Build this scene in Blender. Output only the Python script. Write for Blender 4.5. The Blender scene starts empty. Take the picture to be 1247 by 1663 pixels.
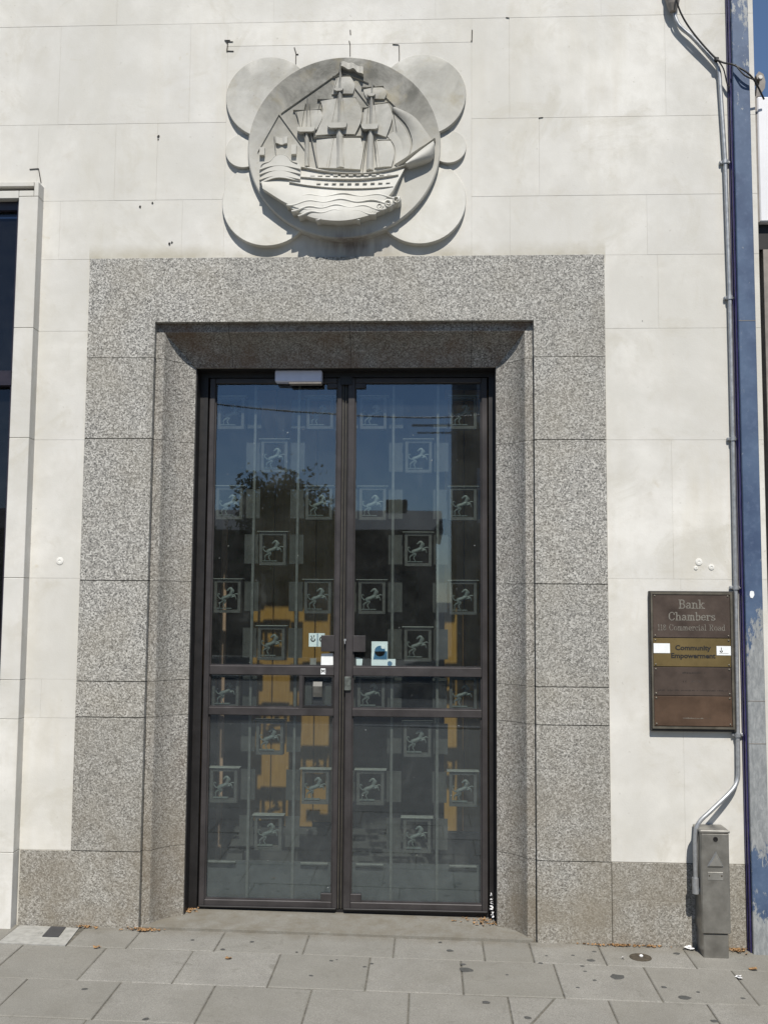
import bpy, bmesh, math, random
from mathutils import Vector, Matrix, noise
random.seed(7)
rad = math.radians
S = bpy.context.scene
COL = S.collection

# ------------------------------------------------------------------ camera
cam = bpy.data.cameras.new('camera'); camo = bpy.data.objects.new('camera', cam); COL.objects.link(camo)
cam.sensor_fit = 'VERTICAL'; cam.sensor_height = 36; cam.sensor_width = 36; cam.lens = 35.07
cam.clip_start = 0.05; cam.clip_end = 3000
R = Vector((0.99894919, 0.04526252, 0.00719878)); U = Vector((-0.00329647, -0.08570535, 0.99631507)); Fw = Vector((-0.04571271, 0.99529187, 0.08546608))
m = Matrix.Identity(4)
for i in range(3):
    m[i][0] = R[i]; m[i][1] = U[i]; m[i][2] = -Fw[i]
m.translation = (0, -4.95, 1.63)
camo.matrix_world = m
S.camera = camo
# ------------------------------------------------------------------ sky, sun, exposure
SUN_EL, SUN_AZ = rad(53), rad(7)
W = bpy.data.worlds.new('World'); S.world = W; W.use_nodes = True
nt = W.node_tree; nt.nodes.clear()
sky = nt.nodes.new('ShaderNodeTexSky'); sky.sky_type = 'NISHITA'; sky.sun_disc = False
sky.sun_elevation = SUN_EL; sky.sun_rotation = math.pi - SUN_AZ
sky.air_density = 1.0; sky.dust_density = 0.15; sky.ozone_density = 3.0; sky.altitude = 900
bg = nt.nodes.new('ShaderNodeBackground'); bg.inputs['Strength'].default_value = 0.08
wo = nt.nodes.new('ShaderNodeOutputWorld')
nt.links.new(sky.outputs[0], bg.inputs[0]); nt.links.new(bg.outputs[0], wo.inputs[0])
sl = bpy.data.lights.new('sun', 'SUN'); sl.energy = 4.3; sl.angle = rad(0.53); sl.color = (1.0, 0.955, 0.88)
so = bpy.data.objects.new('sun', sl); COL.objects.link(so)
tosun = Vector((math.sin(SUN_AZ)*math.cos(SUN_EL), -math.cos(SUN_AZ)*math.cos(SUN_EL), math.sin(SUN_EL)))
so.rotation_euler = tosun.to_track_quat('Z', 'Y').to_euler(); so.location = (3, -20, 25)
S.view_settings.view_transform = 'Standard'; S.view_settings.look = 'None'
S.view_settings.gamma = 1; S.view_settings.use_curve_mapping = False
S.view_settings.exposure = 0.44
S.cycles.max_bounces = 7; S.cycles.diffuse_bounces = 3; S.cycles.glossy_bounces = 3; S.cycles.transparent_max_bounces = 12

# ------------------------------------------------------------------ materials
class NT:
    def __init__(s, name):
        s.m = bpy.data.materials.new(name); s.m.use_nodes = True
        s.t = s.m.node_tree; s.p = s.t.nodes['Principled BSDF']; s.out = s.t.nodes['Material Output']
        s.tc = s.n('ShaderNodeTexCoord'); s.co = s.tc.outputs['Object']
    def n(s, k, **kw):
        x = s.t.nodes.new(k)
        for a, b in kw.items(): setattr(x, a, b)
        return x
    def l(s, a, b): s.t.links.new(a, b)
    def mapped(s, scale):
        mp = s.n('ShaderNodeMapping'); mp.inputs['Scale'].default_value = scale; s.l(s.co, mp.inputs['Vector']); return mp.outputs[0]
    def noise(s, scale, detail=4, rough=.55, dist=0, co=None):
        x = s.n('ShaderNodeTexNoise'); x.inputs['Scale'].default_value = scale; x.inputs['Detail'].default_value = detail
        x.inputs['Roughness'].default_value = rough; x.inputs['Distortion'].default_value = dist
        s.l(co or s.co, x.inputs['Vector']); return x.outputs['Fac']
    def vor(s, scale, co=None):
        x = s.n('ShaderNodeTexVoronoi'); x.inputs['Scale'].default_value = scale; s.l(co or s.co, x.inputs['Vector'])
        sp = s.n('ShaderNodeSeparateColor'); s.l(x.outputs['Color'], sp.inputs[0]); return sp.outputs[0]
    def ramp(s, f, stops, const=False):
        x = s.n('ShaderNodeValToRGB'); e = x.color_ramp.elements
        if const: x.color_ramp.interpolation = 'CONSTANT'
        while len(e) < len(stops): e.new(0.5)
        for q, (p, c) in zip(e, stops):
            q.position = p; q.color = (c, c, c, 1) if not hasattr(c, '__len__') else (*c, 1)
        s.l(f, x.inputs[0]); return x.outputs[0]
    def mix(s, f, a, b, mode='MIX'):
        x = s.n('ShaderNodeMix', data_type='RGBA', blend_type=mode)
        for v, i in ((f, 0), (a, 6), (b, 7)):
            if hasattr(v, 'is_linked'): s.l(v, x.inputs[i])
            elif i == 0: x.inputs[0].default_value = v
            else: x.inputs[i].default_value = (*v, 1)
        return x.outputs[2]
    def math(s, op, a, b=0.0, clamp=False):
        x = s.n('ShaderNodeMath', operation=op); x.use_clamp = clamp
        for i, v in ((0, a), (1, b)):
            if hasattr(v, 'is_linked'): s.l(v, x.inputs[i])
            else: x.inputs[i].default_value = v
        return x.outputs[0]
    def xyz(s):
        x = s.n('ShaderNodeSeparateXYZ'); s.l(s.co, x.inputs[0]); return x.outputs
    def rnd(s):
        return s.n('ShaderNodeObjectInfo').outputs['Random']
    def bump(s, f, strength=.3, dist=.003):
        b = s.n('ShaderNodeBump'); b.inputs['Strength'].default_value = strength; b.inputs['Distance'].default_value = dist
        s.l(f, b.inputs['Height']); s.l(b.outputs[0], s.p.inputs['Normal'])
    def done(s, col=None, rough=.8, metal=0, spec=.5):
        if col is not None:
            if hasattr(col, 'is_linked'): s.l(col, s.p.inputs['Base Color'])
            else: s.p.inputs['Base Color'].default_value = (*col, 1)
        if hasattr(rough, 'is_linked'): s.l(rough, s.p.inputs['Roughness'])
        else: s.p.inputs['Roughness'].default_value = rough
        s.p.inputs['Metallic'].default_value = metal; s.p.inputs['Specular IOR Level'].default_value = spec
        return s.m

def plain(name, col, rough=.6, metal=0, var=.25, scale=18, spec=.5, bump=.15):
    t = NT(name); f = t.noise(scale, 5, .6)
    c = t.mix(t.ramp(f, [(.3, 0), (.7, 1)]), tuple(v*(1-var) for v in col), tuple(min(1, v*(1+var)) for v in col))
    r = t.math('ADD', t.math('MULTIPLY', f, .25), rough-.12)
    t.bump(f, bump, .002)
    return t.done(c, r, metal, spec)

def limestone(name, base=(.64, .624, .582), soot=0.0):
    t = NT(name)
    big = t.noise(1.3, 5, .6); med = t.noise(7, 6, .65); fine = t.noise(120, 3, .6)
    streak = t.noise(5, 4, .6, 0, t.mapped((1, 1, .12)))
    c = t.mix(t.ramp(big, [(.40, 0), (.62, 1)]), tuple(v*.87 for v in base), tuple(min(1, v*1.06) for v in base))
    c = t.mix(t.ramp(med, [(.46, 0), (.68, .50)]), c, (base[0]*.74, base[1]*.72, base[2]*.68))
    c = t.mix(t.ramp(streak, [(.52, 0), (.70, .42)]), c, (base[0]*.80, base[1]*.76, base[2]*.66))
    c = t.mix(t.math('MULTIPLY', t.rnd(), .30), c, (base[0]*.82, base[1]*.83, base[2]*.86))
    pits = t.ramp(t.noise(42, 2, .5), [(.70, 0), (.76, .40)])
    c = t.mix(pits, c, (.30, .28, .23))
    c = t.mix(t.ramp(t.noise(9, 3, .5, 1.5), [(.70, 0), (.78, .28)]), c, (.42, .36, .24))
    grey = t.ramp(t.noise(.9, 6, .7, .6), [(.44, 0), (.60, .62)])
    c = t.mix(grey, c, (base[0]*.76, base[1]*.76, base[2]*.745))
    c = t.mix(t.ramp(t.noise(3.1, 7, .72, 1.0), [(.54, 0), (.66, .42)]), c, (base[0]*.70, base[1]*.68, base[2]*.62))
    xx, _, zz = t.xyz()
    band = t.math('MULTIPLY', t.math('SUBTRACT', 1.0, t.math('MULTIPLY', t.math('ABSOLUTE', t.math('SUBTRACT', zz, 3.37)), 14.0), True), t.ramp(t.noise(6, 4, .6), [(.3, .1), (.65, .75)]))
    side = t.math('LESS_THAN', t.math('ABSOLUTE', t.math('ADD', xx, .44)), 1.32)
    c = t.mix(t.math('MULTIPLY', band, side), c, (.33, .30, .225))
    drip = t.math('MULTIPLY', t.math('SUBTRACT', 1.0, t.math('MULTIPLY', t.math('ABSOLUTE', t.math('ADD', xx, .40)), 3.6), True), t.math('SUBTRACT', 1.0, t.math('MULTIPLY', t.math('ABSOLUTE', t.math('SUBTRACT', zz, 3.42)), 11.0), True))
    c = t.mix(t.math('MULTIPLY', t.math('MULTIPLY', drip, 1.6), t.ramp(t.noise(22, 4, .6, 0, t.mapped((1, 1, .15))), [(.3, .1), (.6, .8)]), True), c, (.19, .165, .15))
    if soot:
        z = t.xyz()[2]
        g = t.math('MULTIPLY', t.math('SUBTRACT', z, 3.74), 2.1, True)
        s1 = t.math('MULTIPLY', t.ramp(t.noise(5.5, 6, .7, .4), [(.30, .38), (.62, 1)]), g)
        c = t.mix(t.math('MULTIPLY', s1, soot), c, (.115, .113, .10))
        c = t.mix(t.math('MULTIPLY', t.ramp(t.noise(8, 4, .6), [(.55, 0), (.75, .5)]), g), c, (.25, .21, .12))
    t.bump(t.math('ADD', t.math('MULTIPLY', fine, .35), med), .30, .004)
    return t.done(c, .85, 0, .25)

def granite(name, mul=1.0, warm=0.0):
    t = NT(name)
    wv = t.n('ShaderNodeTexNoise'); wv.inputs['Scale'].default_value = 60; t.l(t.co, wv.inputs['Vector'])
    add = t.n('ShaderNodeVectorMath', operation='MULTIPLY_ADD')
    t.l(wv.outputs['Color'], add.inputs[0]); add.inputs[1].default_value = (.008,)*3; t.l(t.co, add.inputs[2])
    v1 = t.vor(170, add.outputs[0]); v2 = t.vor(320, add.outputs[0])
    M = lambda r, g, b: (r*mul, g*mul, b*mul)
    c = t.ramp(v1, [(0, M(.035, .034, .033)), (.15, M(.11, .107, .10)), (.27, M(.25, .242, .222)), (.52, M(.40, .39, .36)), (.80, M(.66, .645, .60))], True)
    c2 = t.ramp(v2, [(0, M(.05, .05, .05)), (.22, M(.22, .215, .20)), (.62, M(.42, .41, .38))], True)
    c = t.mix(.42, c, c2)
    big = t.noise(2.2, 5, .6)
    c = t.mix(t.ramp(big, [(.45, 0), (.75, .40)]), c, M(.27, .24, .18))
    z = t.xyz()[2]
    low = t.math('MULTIPLY', t.math('SUBTRACT', 1.25, z), .75, True)
    c = t.mix(t.math('MULTIPLY', low, t.ramp(t.noise(4, 5, .6), [(.35, .15), (.62, .80)])), c, M(.185, .155, .11))
    c = t.mix(t.math('MULTIPLY', t.rnd(), .26), c, M(.17, .162, .14))
    c = t.mix(t.ramp(t.noise(4, 5, .65, 0, t.mapped((1, 1, .15))), [(.55, 0), (.8, .4)]), c, M(.15, .14, .115))
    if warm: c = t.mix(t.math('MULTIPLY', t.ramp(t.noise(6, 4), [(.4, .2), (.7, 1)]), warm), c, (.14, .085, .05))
    t.bump(t.math('ADD', v1, t.noise(140, 2)), .22, .0022)
    return t.done(c, .72, 0, .35)

def paving(name):
    t = NT(name)
    med = t.noise(5, 6, .65); fine = t.noise(220, 3, .7); sp = t.vor(420)
    c = t.mix(t.ramp(med, [(.3, 0), (.7, 1)]), (.225, .216, .195), (.295, .284, .257))
    c = t.mix(t.ramp(fine, [(.38, .60), (.60, 0)]), c, (.12, .116, .10))
    c = t.mix(t.ramp(sp, [(0, .45), (.07, 0)], True), c, (.07, .07, .065))
    c = t.mix(t.ramp(sp, [(0, 0), (.94, .4)], True), c, (.42, .41, .38))
    c = t.mix(t.math('MULTIPLY', t.rnd(), .50), c, (.165, .158, .135))
    c = t.mix(t.ramp(t.noise(1.7, 6, .7, .5), [(.45, 0), (.72, .45)]), c, (.15, .14, .115))
    c = t.mix(t.ramp(t.noise(13, 4, .6, .8), [(.60, 0), (.72, .40)]), c, (.12, .115, .095))
    yy = t.xyz()[1]
    wall_dirt = t.math('MULTIPLY', t.math('ADD', t.math('MULTIPLY', yy, 9.0), 1.0, True), t.ramp(t.noise(11, 5, .7), [(.35, .05), (.65, .7)]))
    c = t.mix(wall_dirt, c, (.13, .112, .082))
    t.bump(t.math('ADD', fine, med), .35, .002)
    return t.done(c, .88, 0, .3)

def glass(name, tint=(.90, .94, .93), refl=.085, rcol=(.74, .86, 1.0), dust=.020, wave=.0):
    t = NT(name); t.t.nodes.remove(t.p)
    tr = t.n('ShaderNodeBsdfTransparent'); tr.inputs[0].default_value = (*tint, 1)
    gl = t.n('ShaderNodeBsdfGlossy'); gl.inputs['Color'].default_value = (*rcol, 1); gl.inputs['Roughness'].default_value = .015
    fr = t.n('ShaderNodeFresnel'); fr.inputs[0].default_value = 1.5
    geo = t.n('ShaderNodeNewGeometry'); front = t.math('SUBTRACT', 1.0, geo.outputs['Backfacing'])
    f = t.math('MULTIPLY', t.math('ADD', fr.outputs[0], refl), front, True)
    mx = t.n('ShaderNodeMixShader'); t.l(f, mx.inputs[0]); t.l(tr.outputs[0], mx.inputs[1]); t.l(gl.outputs[0], mx.inputs[2])
    df = t.n('ShaderNodeBsdfDiffuse'); df.inputs[0].default_value = (.50, .52, .50, 1)
    z = t.xyz()[2]
    low = t.math('MULTIPLY', t.math('SUBTRACT', .75, z), .9, True)
    d = t.math('MULTIPLY', t.ramp(t.noise(9, 6, .7), [(.3, .2), (.75, 1)]), t.math('ADD', dust, t.math('MULTIPLY', low, dust*1.6)))
    smear = t.ramp(t.noise(3.2, 5, .6, 1.2, t.mapped((1.2, 1, .5))), [(.60, 0), (.75, dust*1.3)])
    spots = t.ramp(t.noise(75, 1, .5), [(.80, 0), (.83, .5)])
    d = t.math('ADD', t.math('ADD', d, smear), spots, True)
    m2 = t.n('ShaderNodeMixShader'); t.l(d, m2.inputs[0]); t.l(mx.outputs[0], m2.inputs[1]); t.l(df.outputs[0], m2.inputs[2])
    t.l(m2.outputs[0], t.out.inputs['Surface'])
    if wave:
        b = t.n('ShaderNodeBump'); b.inputs['Strength'].default_value = wave; b.inputs['Distance'].default_value = .02
        t.l(t.noise(1.6, 1), b.inputs['Height']); t.l(b.outputs[0], gl.inputs['Normal'])
    return t.m

def peeling_blue(name):
    t = NT(name); z = t.xyz()[2]
    n1 = t.noise(16, 7, .72, .6, t.mapped((1, 1, .5))); n2 = t.noise(60, 5, .75, .5, t.mapped((1, 1, .35)))
    blue = t.mix(t.ramp(t.noise(6, 4), [(.3, 0), (.7, 1)]), (.040, .064, .122), (.078, .118, .19))
    blue = t.mix(t.ramp(t.noise(30, 5, .7), [(.5, 0), (.8, .5)]), blue, (.13, .17, .26))
    grey = t.mix(t.ramp(n2, [(.4, 0), (.65, 1)]), (.19, .20, .205), (.30, .31, .31))
    lowg = t.math('MULTIPLY', t.math('SUBTRACT', 1.70, z), 1.5, True)
    lowb = t.math('MULTIPLY', t.math('MULTIPLY', t.math('SUBTRACT', .62, z), t.math('ADD', z, .02)), 9.0, True)
    top = t.math('MULTIPLY', t.math('SUBTRACT', z, 4.0), .8, True)
    k = t.math('ADD', t.math('MULTIPLY', lowg, .36), t.math('MULTIPLY', top, .16))
    k = t.math('SUBTRACT', k, t.math('MULTIPLY', lowb, .34))
    f = t.math('ADD', t.math('ADD', t.math('MULTIPLY', n1, .6), t.math('MULTIPLY', n2, .4)), k)
    c = t.mix(t.ramp(f, [(.595, 0), (.63, 1)]), blue, grey)
    t.bump(f, .2, .002)
    return t.done(c, .5, 0, .4)

M = {}
M['lime'] = limestone('limestone ashlar')
M['lime_joint'] = limestone('limestone mortar', (.53, .515, .47))
M['lime_carved'] = limestone('limestone carved', (.58, .568, .525), .74)
M['lime_disc'] = limestone('limestone weathered disc', (.52, .508, .465), 1.0)
M['lime_lobe'] = limestone('limestone lobe', (.60, .588, .545), .50)
M['granite'] = granite('granite')
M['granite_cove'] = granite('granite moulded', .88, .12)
M['granite_head'] = granite('granite brown head', .80, .75)  # darker, browner granite for the mouldings across the head
M['granite_joint'] = plain('granite mortar', (.13, .12, .10), .9)
M['paving'] = paving('paving slab')
M['mortar'] = plain('dark joint grit', (.105, .098, .08), .95, 0, .5, 40)
M['cement'] = plain('cement patch', (.29, .285, .262), .9, 0, .2, 30)
M['bronze'] = plain('bronze door frame', (.046, .0415, .0415), .45, .25, .25, 9, .45)
M['bronze_dark'] = plain('black painted frame', (.010, .009, .009), .5, 0, .3, 14)
M['grille'] = plain('grille bronze', (.046, .044, .039), .6, .05, .35, 30)
M['horse'] = plain('verdigris bronze', (.082, .092, .084), .55, .1, .45, 70)
M['plate'] = plain('grille wing plate', (.034, .033, .029), .55, .1, .3, 22)
M['kick'] = plain('kick panel', (.045, .047, .047), .6, .1, .3, 14)
M['cap'] = plain('sunlit plaque top', (.17, .172, .155), .55, .1, .3, 50)  # paler tone puts the sunlight on the plaque tops into the colour
M['bar'] = plain('grille bar bronze', (.085, .084, .076), .5, .15, .3, 30)
M['steel_light'] = plain('paler steel', (.40, .39, .36), .4, .8, .15, 20)  # paler than the casing, sets off the embossed triangle and label plate
M['wood'] = None
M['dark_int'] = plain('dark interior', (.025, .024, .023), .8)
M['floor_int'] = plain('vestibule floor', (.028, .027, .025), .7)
M['steel'] = plain('stainless steel', (.30, .29, .265), .40, .8, .25, 12, .5, .05)
M['galv'] = plain('galvanised steel', (.36, .37, .38), .45, .6, .18, 40)
M['white_box'] = plain('pale plastic', (.55, .57, .68), .45, 0, .06, 20)
M['paper'] = plain('paper', (.72, .74, .74), .8, 0, .06, 30)
M['paper_blue'] = plain('blue print', (.04, .13, .24), .7, 0, .2, 30)
M['ink'] = plain('black ink', (.012, .011, .010), .6, 0, .1)
M['engrave'] = plain('worn engraving', (.16, .148, .125), .6, .1, .6, 160)
M['engrave_faint'] = plain('faint engraving', (.060, .047, .040), .6, .1, .3, 160)
M['engrave_ink'] = plain('faded ink', (.028, .021, .017), .6, .1, .3, 160)
M['brass_dark'] = plain('tarnished bronze plate', (.066, .048, .038), .45, .15, .3, 9)
M['brass_gold'] = plain('tarnished brass plate', (.125, .090, .034), .45, .15, .22, 9)
M['brass_red'] = plain('brown bronze plate', (.078, .047, .029), .45, .15, .3, 9)
M['sign_frame'] = plain('sign frame bronze', (.12, .108, .085), .45, .4, .25, 20)
M['sign_back'] = plain('sign backing', (.032, .030, .027), .5, .2, .3, 20)
M['blue'] = peeling_blue('peeling blue paint')
M['violet'] = plain('glossy dark blue paint', (.035, .030, .10), .3, 0, .3, 25)
M['cable'] = plain('black cable', (.014, .013, .012), .5)
M['white_board'] = plain('white fascia', (.66, .66, .68), .5, 0, .04, 8)
M['window_frame'] = plain('dark window frame', (.022, .017, .026), .4)
M['grey_trim'] = plain('grey trim', (.20, .18, .16), .6)
M['iron'] = plain('iron cover', (.075, .062, .045), .6, .3, .35, 60)
M['plastic_dark'] = plain('dark cover', (.045, .045, .048), .55, 0, .2, 40)
M['gum'] = plain('old gum', (.060, .060, .056), .85, 0, .2, 80)
M['leaf'] = plain('dry leaf', (.26, .15, .065), .8, 0, .45, 60)
M['litter'] = plain('litter', (.70, .70, .70), .6, 0, .1, 40)
M['brick'] = plain('opposite brick', (.16, .10, .075), .9, 0, .25, 30)
M['render'] = plain('opposite render', (.24, .22, .20), .9, 0, .15, 10)
M['roof'] = plain('roof slate', (.06, .06, .065), .8, 0, .2, 20)
M['asphalt'] = plain('asphalt', (.055, .055, .055), .9, 0, .3, 90)
M['bark'] = plain('bark', (.09, .065, .045), .9, 0, .35, 25)
M['foliage'] = plain('foliage', (.055, .09, .03), .7, 0, .4, 3)
M['kerb'] = plain('kerb', (.24, .235, .22), .9, 0, .2, 30)
M['chip'] = plain('dark grout', (.035, .032, .028), .9, 0, .3, 60)
M['cleat'] = plain('stone plug', (.64, .63, .59), .9, 0, .1, 60)
M['glass'] = glass('door glass', wave=.018)
M['glass_dark'] = glass('window glass', (.30, .32, .36), .0, (.8, .85, 1), .02)
M['glass_opp'] = glass('opposite glass', (.3, .3, .32), .03, (.8, .85, 1), .02)
t = NT('orange wood')
g = t.noise(9, 6, .65, 1.5, t.mapped((9, 9, .55)))
c = t.mix(t.ramp(g, [(.3, 0), (.7, 1)]), (.19, .098, .020), (.29, .165, .040))
c = t.mix(t.math('MULTIPLY', t.rnd(), .4), c, (.17, .085, .016)); M['wood'] = t.done(c, .4, 0, .4)
M['post'] = plain('pinkish post', (.32, .20, .135), .5, 0, .15, 20)

# ------------------------------------------------------------------ helpers
def link(o, parent=None):
    COL.objects.link(o)
    if parent is not None:
        o.parent = parent
        off = parent.location if parent.parent is None else Vector((0, 0, 0))
        o.matrix_parent_inverse = Matrix.Translation(-off)
    return o
def mesh(name, v, f, mat, parent=None, smooth=False):
    me = bpy.data.meshes.new(name); me.from_pydata([tuple(a) for a in v], [], f); me.update()
    me.materials.append(M[mat] if isinstance(mat, str) else mat)
    if smooth: me.polygons.foreach_set('use_smooth', [True]*len(me.polygons))
    return link(bpy.data.objects.new(name, me), parent)
def tag(o, label, cat, group=None, kind=None):
    if label: o['label'] = label
    if cat: o['category'] = cat
    if group: o['group'] = group
    if kind: o['kind'] = kind
    return o
def empty(name, loc, label, cat, group=None):
    o = bpy.data.objects.new(name, None); COL.objects.link(o); o.location = loc; o.empty_display_size = .1
    return tag(o, label, cat, group)
def struct(o): o['kind'] = 'structure'; return o

class B:
    def __init__(s): s.v = []; s.f = []
    def add(s, v, f):
        k = len(s.v); s.v += [tuple(a) for a in v]; s.f += [tuple(i+k for i in q) for q in f]; return s
    def box(s, x0, x1, y0, y1, z0, z1, c=0.0):
        if not c:
            v = [(x, y, z) for x in (x0, x1) for y in (y0, y1) for z in (z0, z1)]
            return s.add(v, [(0, 1, 3, 2), (4, 6, 7, 5), (0, 4, 5, 1), (2, 3, 7, 6), (0, 2, 6, 4), (1, 5, 7, 3)])
        # all edges chamfered
        v = []; idx = {}
        for ix in (0, 1):
            for iy in (0, 1):
                for iz in (0, 1):
                    X = (x0, x1)[ix]; Y = (y0, y1)[iy]; Z = (z0, z1)[iz]
                    dx, dy, dz = (c, -c)[ix], (c, -c)[iy], (c, -c)[iz]
                    for k, p in enumerate(((X, Y+dy, Z+dz), (X+dx, Y, Z+dz), (X+dx, Y+dy, Z))):
                        idx[ix, iy, iz, k] = len(v); v.append(p)
        f = []
        for ix in (0, 1):
            q = [idx[ix, a, b, 0] for a, b in ((0, 0), (0, 1), (1, 1), (1, 0))]; f.append(q if ix == 0 else q[::-1])
        for iy in (0, 1):
            q = [idx[a, iy, b, 1] for a, b in ((0, 0), (1, 0), (1, 1), (0, 1))]; f.append(q if iy == 0 else q[::-1])
        for iz in (0, 1):
            q = [idx[a, b, iz, 2] for a, b in ((0, 0), (0, 1), (1, 1), (1, 0))]; f.append(q if iz == 0 else q[::-1])
        for a in (0, 1):
            for b in (0, 1):
                f.append((idx[a, b, 0, 0], idx[a, b, 1, 0], idx[a, b, 1, 1], idx[a, b, 0, 1]))
                f.append((idx[a, 0, b, 0], idx[a, 1, b, 0], idx[a, 1, b, 2], idx[a, 0, b, 2]))
                f.append((idx[0, a, b, 1], idx[1, a, b, 1], idx[1, a, b, 2], idx[0, a, b, 2]))
        for a in (0, 1):
            for b in (0, 1):
                for d in (0, 1): f.append((idx[a, b, d, 0], idx[a, b, d, 1], idx[a, b, d, 2]))
        return s.add(v, f)
    def prism(s, poly, y0, y1):          # polygon in x,z extruded along y (front y0)
        n = len(poly); v = [(x, y0, z) for x, z in poly] + [(x, y1, z) for x, z in poly]
        f = [tuple(range(n)), tuple(range(2*n-1, n-1, -1))] + [(i, i+n, (i+1) % n+n, (i+1) % n) for i in range(n)]
        return s.add(v, f)
    def column(s, prof, z0, z1):         # polygon in x,y extruded along z
        n = len(prof); v = [(x, y, z0) for x, y in prof] + [(x, y, z1) for x, y in prof]
        f = [tuple(range(n-1, -1, -1)), tuple(range(n, 2*n))] + [(i, (i+1) % n, (i+1) % n+n, i+n) for i in range(n)]
        return s.add(v, f)
    def tube(s, pts, r, n=10, ry=None):
        pts = [Vector(p) for p in pts]; rs = r if hasattr(r, '__len__') else [r]*len(pts); k0 = len(s.v); v = []; f = []
        for i, p in enumerate(pts):
            d = (pts[min(i+1, len(pts)-1)] - pts[max(i-1, 0)]).normalized()
            a = Vector((0, 1, 0)) if abs(d.y) < .9 else Vector((1, 0, 0))
            e1 = d.cross(a).normalized(); e2 = d.cross(e1).normalized()
            for j in range(n):
                w = 2*math.pi*j/n; v.append(p + e1*math.cos(w)*rs[i] + e2*math.sin(w)*rs[i]*(ry or 1))
        for i in range(len(pts)-1):
            for j in range(n): f.append((i*n+j, i*n+(j+1) % n, (i+1)*n+(j+1) % n, (i+1)*n+j))
        f.append(tuple(range(n-1, -1, -1))); f.append(tuple((len(pts)-1)*n+j for j in range(n)))
        return s.add(v, f)
    def lathe(s, prof, c, axis='y', n=20):   # prof (r, t) along axis
        v = []; f = []
        for r, tt in prof:
            for j in range(n):
                w = 2*math.pi*j/n; a, b = r*math.cos(w), r*math.sin(w)
                v.append((c[0]+a, c[1]+tt, c[2]+b) if axis == 'y' else (c[0]+a, c[1]+b, c[2]+tt))
        for i in range(len(prof)-1):
            for j in range(n): f.append((i*n+j, i*n+(j+1) % n, (i+1)*n+(j+1) % n, (i+1)*n+j))
        f.append(tuple(range(n))); f.append(tuple((len(prof)-1)*n+j for j in range(n)))
        return s.add(v, f)
    def out(s, name, mat, parent=None, smooth=False):
        o = mesh(name, s.v, s.f, mat, parent, smooth)
        bm = bmesh.new(); bm.from_mesh(o.data); bmesh.ops.recalc_face_normals(bm, faces=bm.faces); bm.to_mesh(o.data); bm.free()
        return o
def box(name, mat, parent, x0, x1, y0, y1, z0, z1, c=0.0): return B().box(x0, x1, y0, y1, z0, z1, c).out(name, mat, parent)
def smooth_path(pts, n=6):
    pts = [Vector(p) for p in pts]; o = []
    for i in range(len(pts)-1):
        p0, p1, p2, p3 = pts[max(i-1, 0)], pts[i], pts[i+1], pts[min(i+2, len(pts)-1)]
        for k in range(n):
            t = k/n
            o.append(.5*((2*p1)+(-p0+p2)*t+(2*p0-5*p1+4*p2-p3)*t*t+(-p0+3*p1-3*p2+p3)*t*t*t))
    o.append(pts[-1]); return o
def gz(x): return -.012*(x-.2)
def autosmooth(o, ang=40):
    me = o.data; me.polygons.foreach_set('use_smooth', [True]*len(me.polygons))
    bm = bmesh.new(); bm.from_mesh(me); 
    for e in bm.edges:
        if len(e.link_faces) == 2 and e.calc_face_angle(0) > rad(ang): e.smooth = False
    bm.to_mesh(me); bm.free(); return o

# ------------------------------------------------------------------ ground, pavement, road
gb = B(); gb.add([(-400, -400, -.35), (400, -400, -.35), (400, 400, -.35), (-400, 400, -.35)], [(0, 1, 2, 3)])
struct(gb.out('ground', 'asphalt'))
def sloped(name, mat, x0, x1, y0, y1, dz):
    b = B(); b.add([(x0, y0, gz(x0)+dz), (x1, y0, gz(x1)+dz), (x1, y1, gz(x1)+dz), (x0, y1, gz(x0)+dz)], [(0, 1, 2, 3)])
    return b.out(name, mat)
pave = struct(sloped('pavement', 'mortar', -9, 9, -7.2, .35, -.005))
def slab(poly, dz, parent=pave):
    # poly in x,y; chamfered top edge
    n = len(poly); cx = sum(p[0] for p in poly)/n; cy = sum(p[1] for p in poly)/n; c = .004
    tx, ty = random.uniform(-.004, .004), random.uniform(-.004, .004)
    top = []; rim = []; low = []
    for x, y in poly:
        d = Vector((x-cx, y-cy)); L = d.length; d = d/L
        h = gz(x)+dz+tx*(x-cx)+ty*(y-cy)
        top.append((x-d.x*c*1.4, y-d.y*c*1.4, h)); rim.append((x, y, h-c*.8)); low.append((x, y, h-.045))
    v = top+rim+low; f = [tuple(range(n))]
    for k in (0, 1):
        for i in range(n): f.append((k*n+i, (k+1)*n+i, (k+1)*n+(i+1) % n, k*n+(i+1) % n))
    B().add(v, f).out('slab', 'paving', parent)
G = .0028
def row(xs, y0, y1):
    for a, b in zip(xs[:-1], xs[1:]):
        if b-a < .02: continue
        slab([(a+G, y0+G), (b-G, y0+G), (b-G, y1-G), (a+G, y1-G)], random.uniform(-.0015, .0015))
row([-3.0, -2.6, -2.2, -1.99], -.275, -.004)
row([-1.665, -1.385, -.98, -.572, -.16, .256, .478, .802, 1.2, 1.6, 2.0, 2.4], -.275, -.004)
row([-3.06, -2.66, -2.26, -1.862, -1.474, -1.072, -.67, -.262, .146, .56, .96, 1.346, 1.75, 2.15, 2.55], -.668, -.275)
row([-2.88, -2.48, -2.08, -1.68, -1.282, -.886, -.482, -.078, .326], -1.045, -.668)
row([.735, 1.133, 1.53, 1.93, 2.33], -1.045, -.668)
slab([(.326+G, -1.045+G), (.34, -1.045+G), (.513, -.668-G), (.326+G, -.668-G)], 0)
slab([(.35, -1.045+G), (.735-G, -1.045+G), (.735-G, -.668-G), (.523, -.668-G)], .001)
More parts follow.
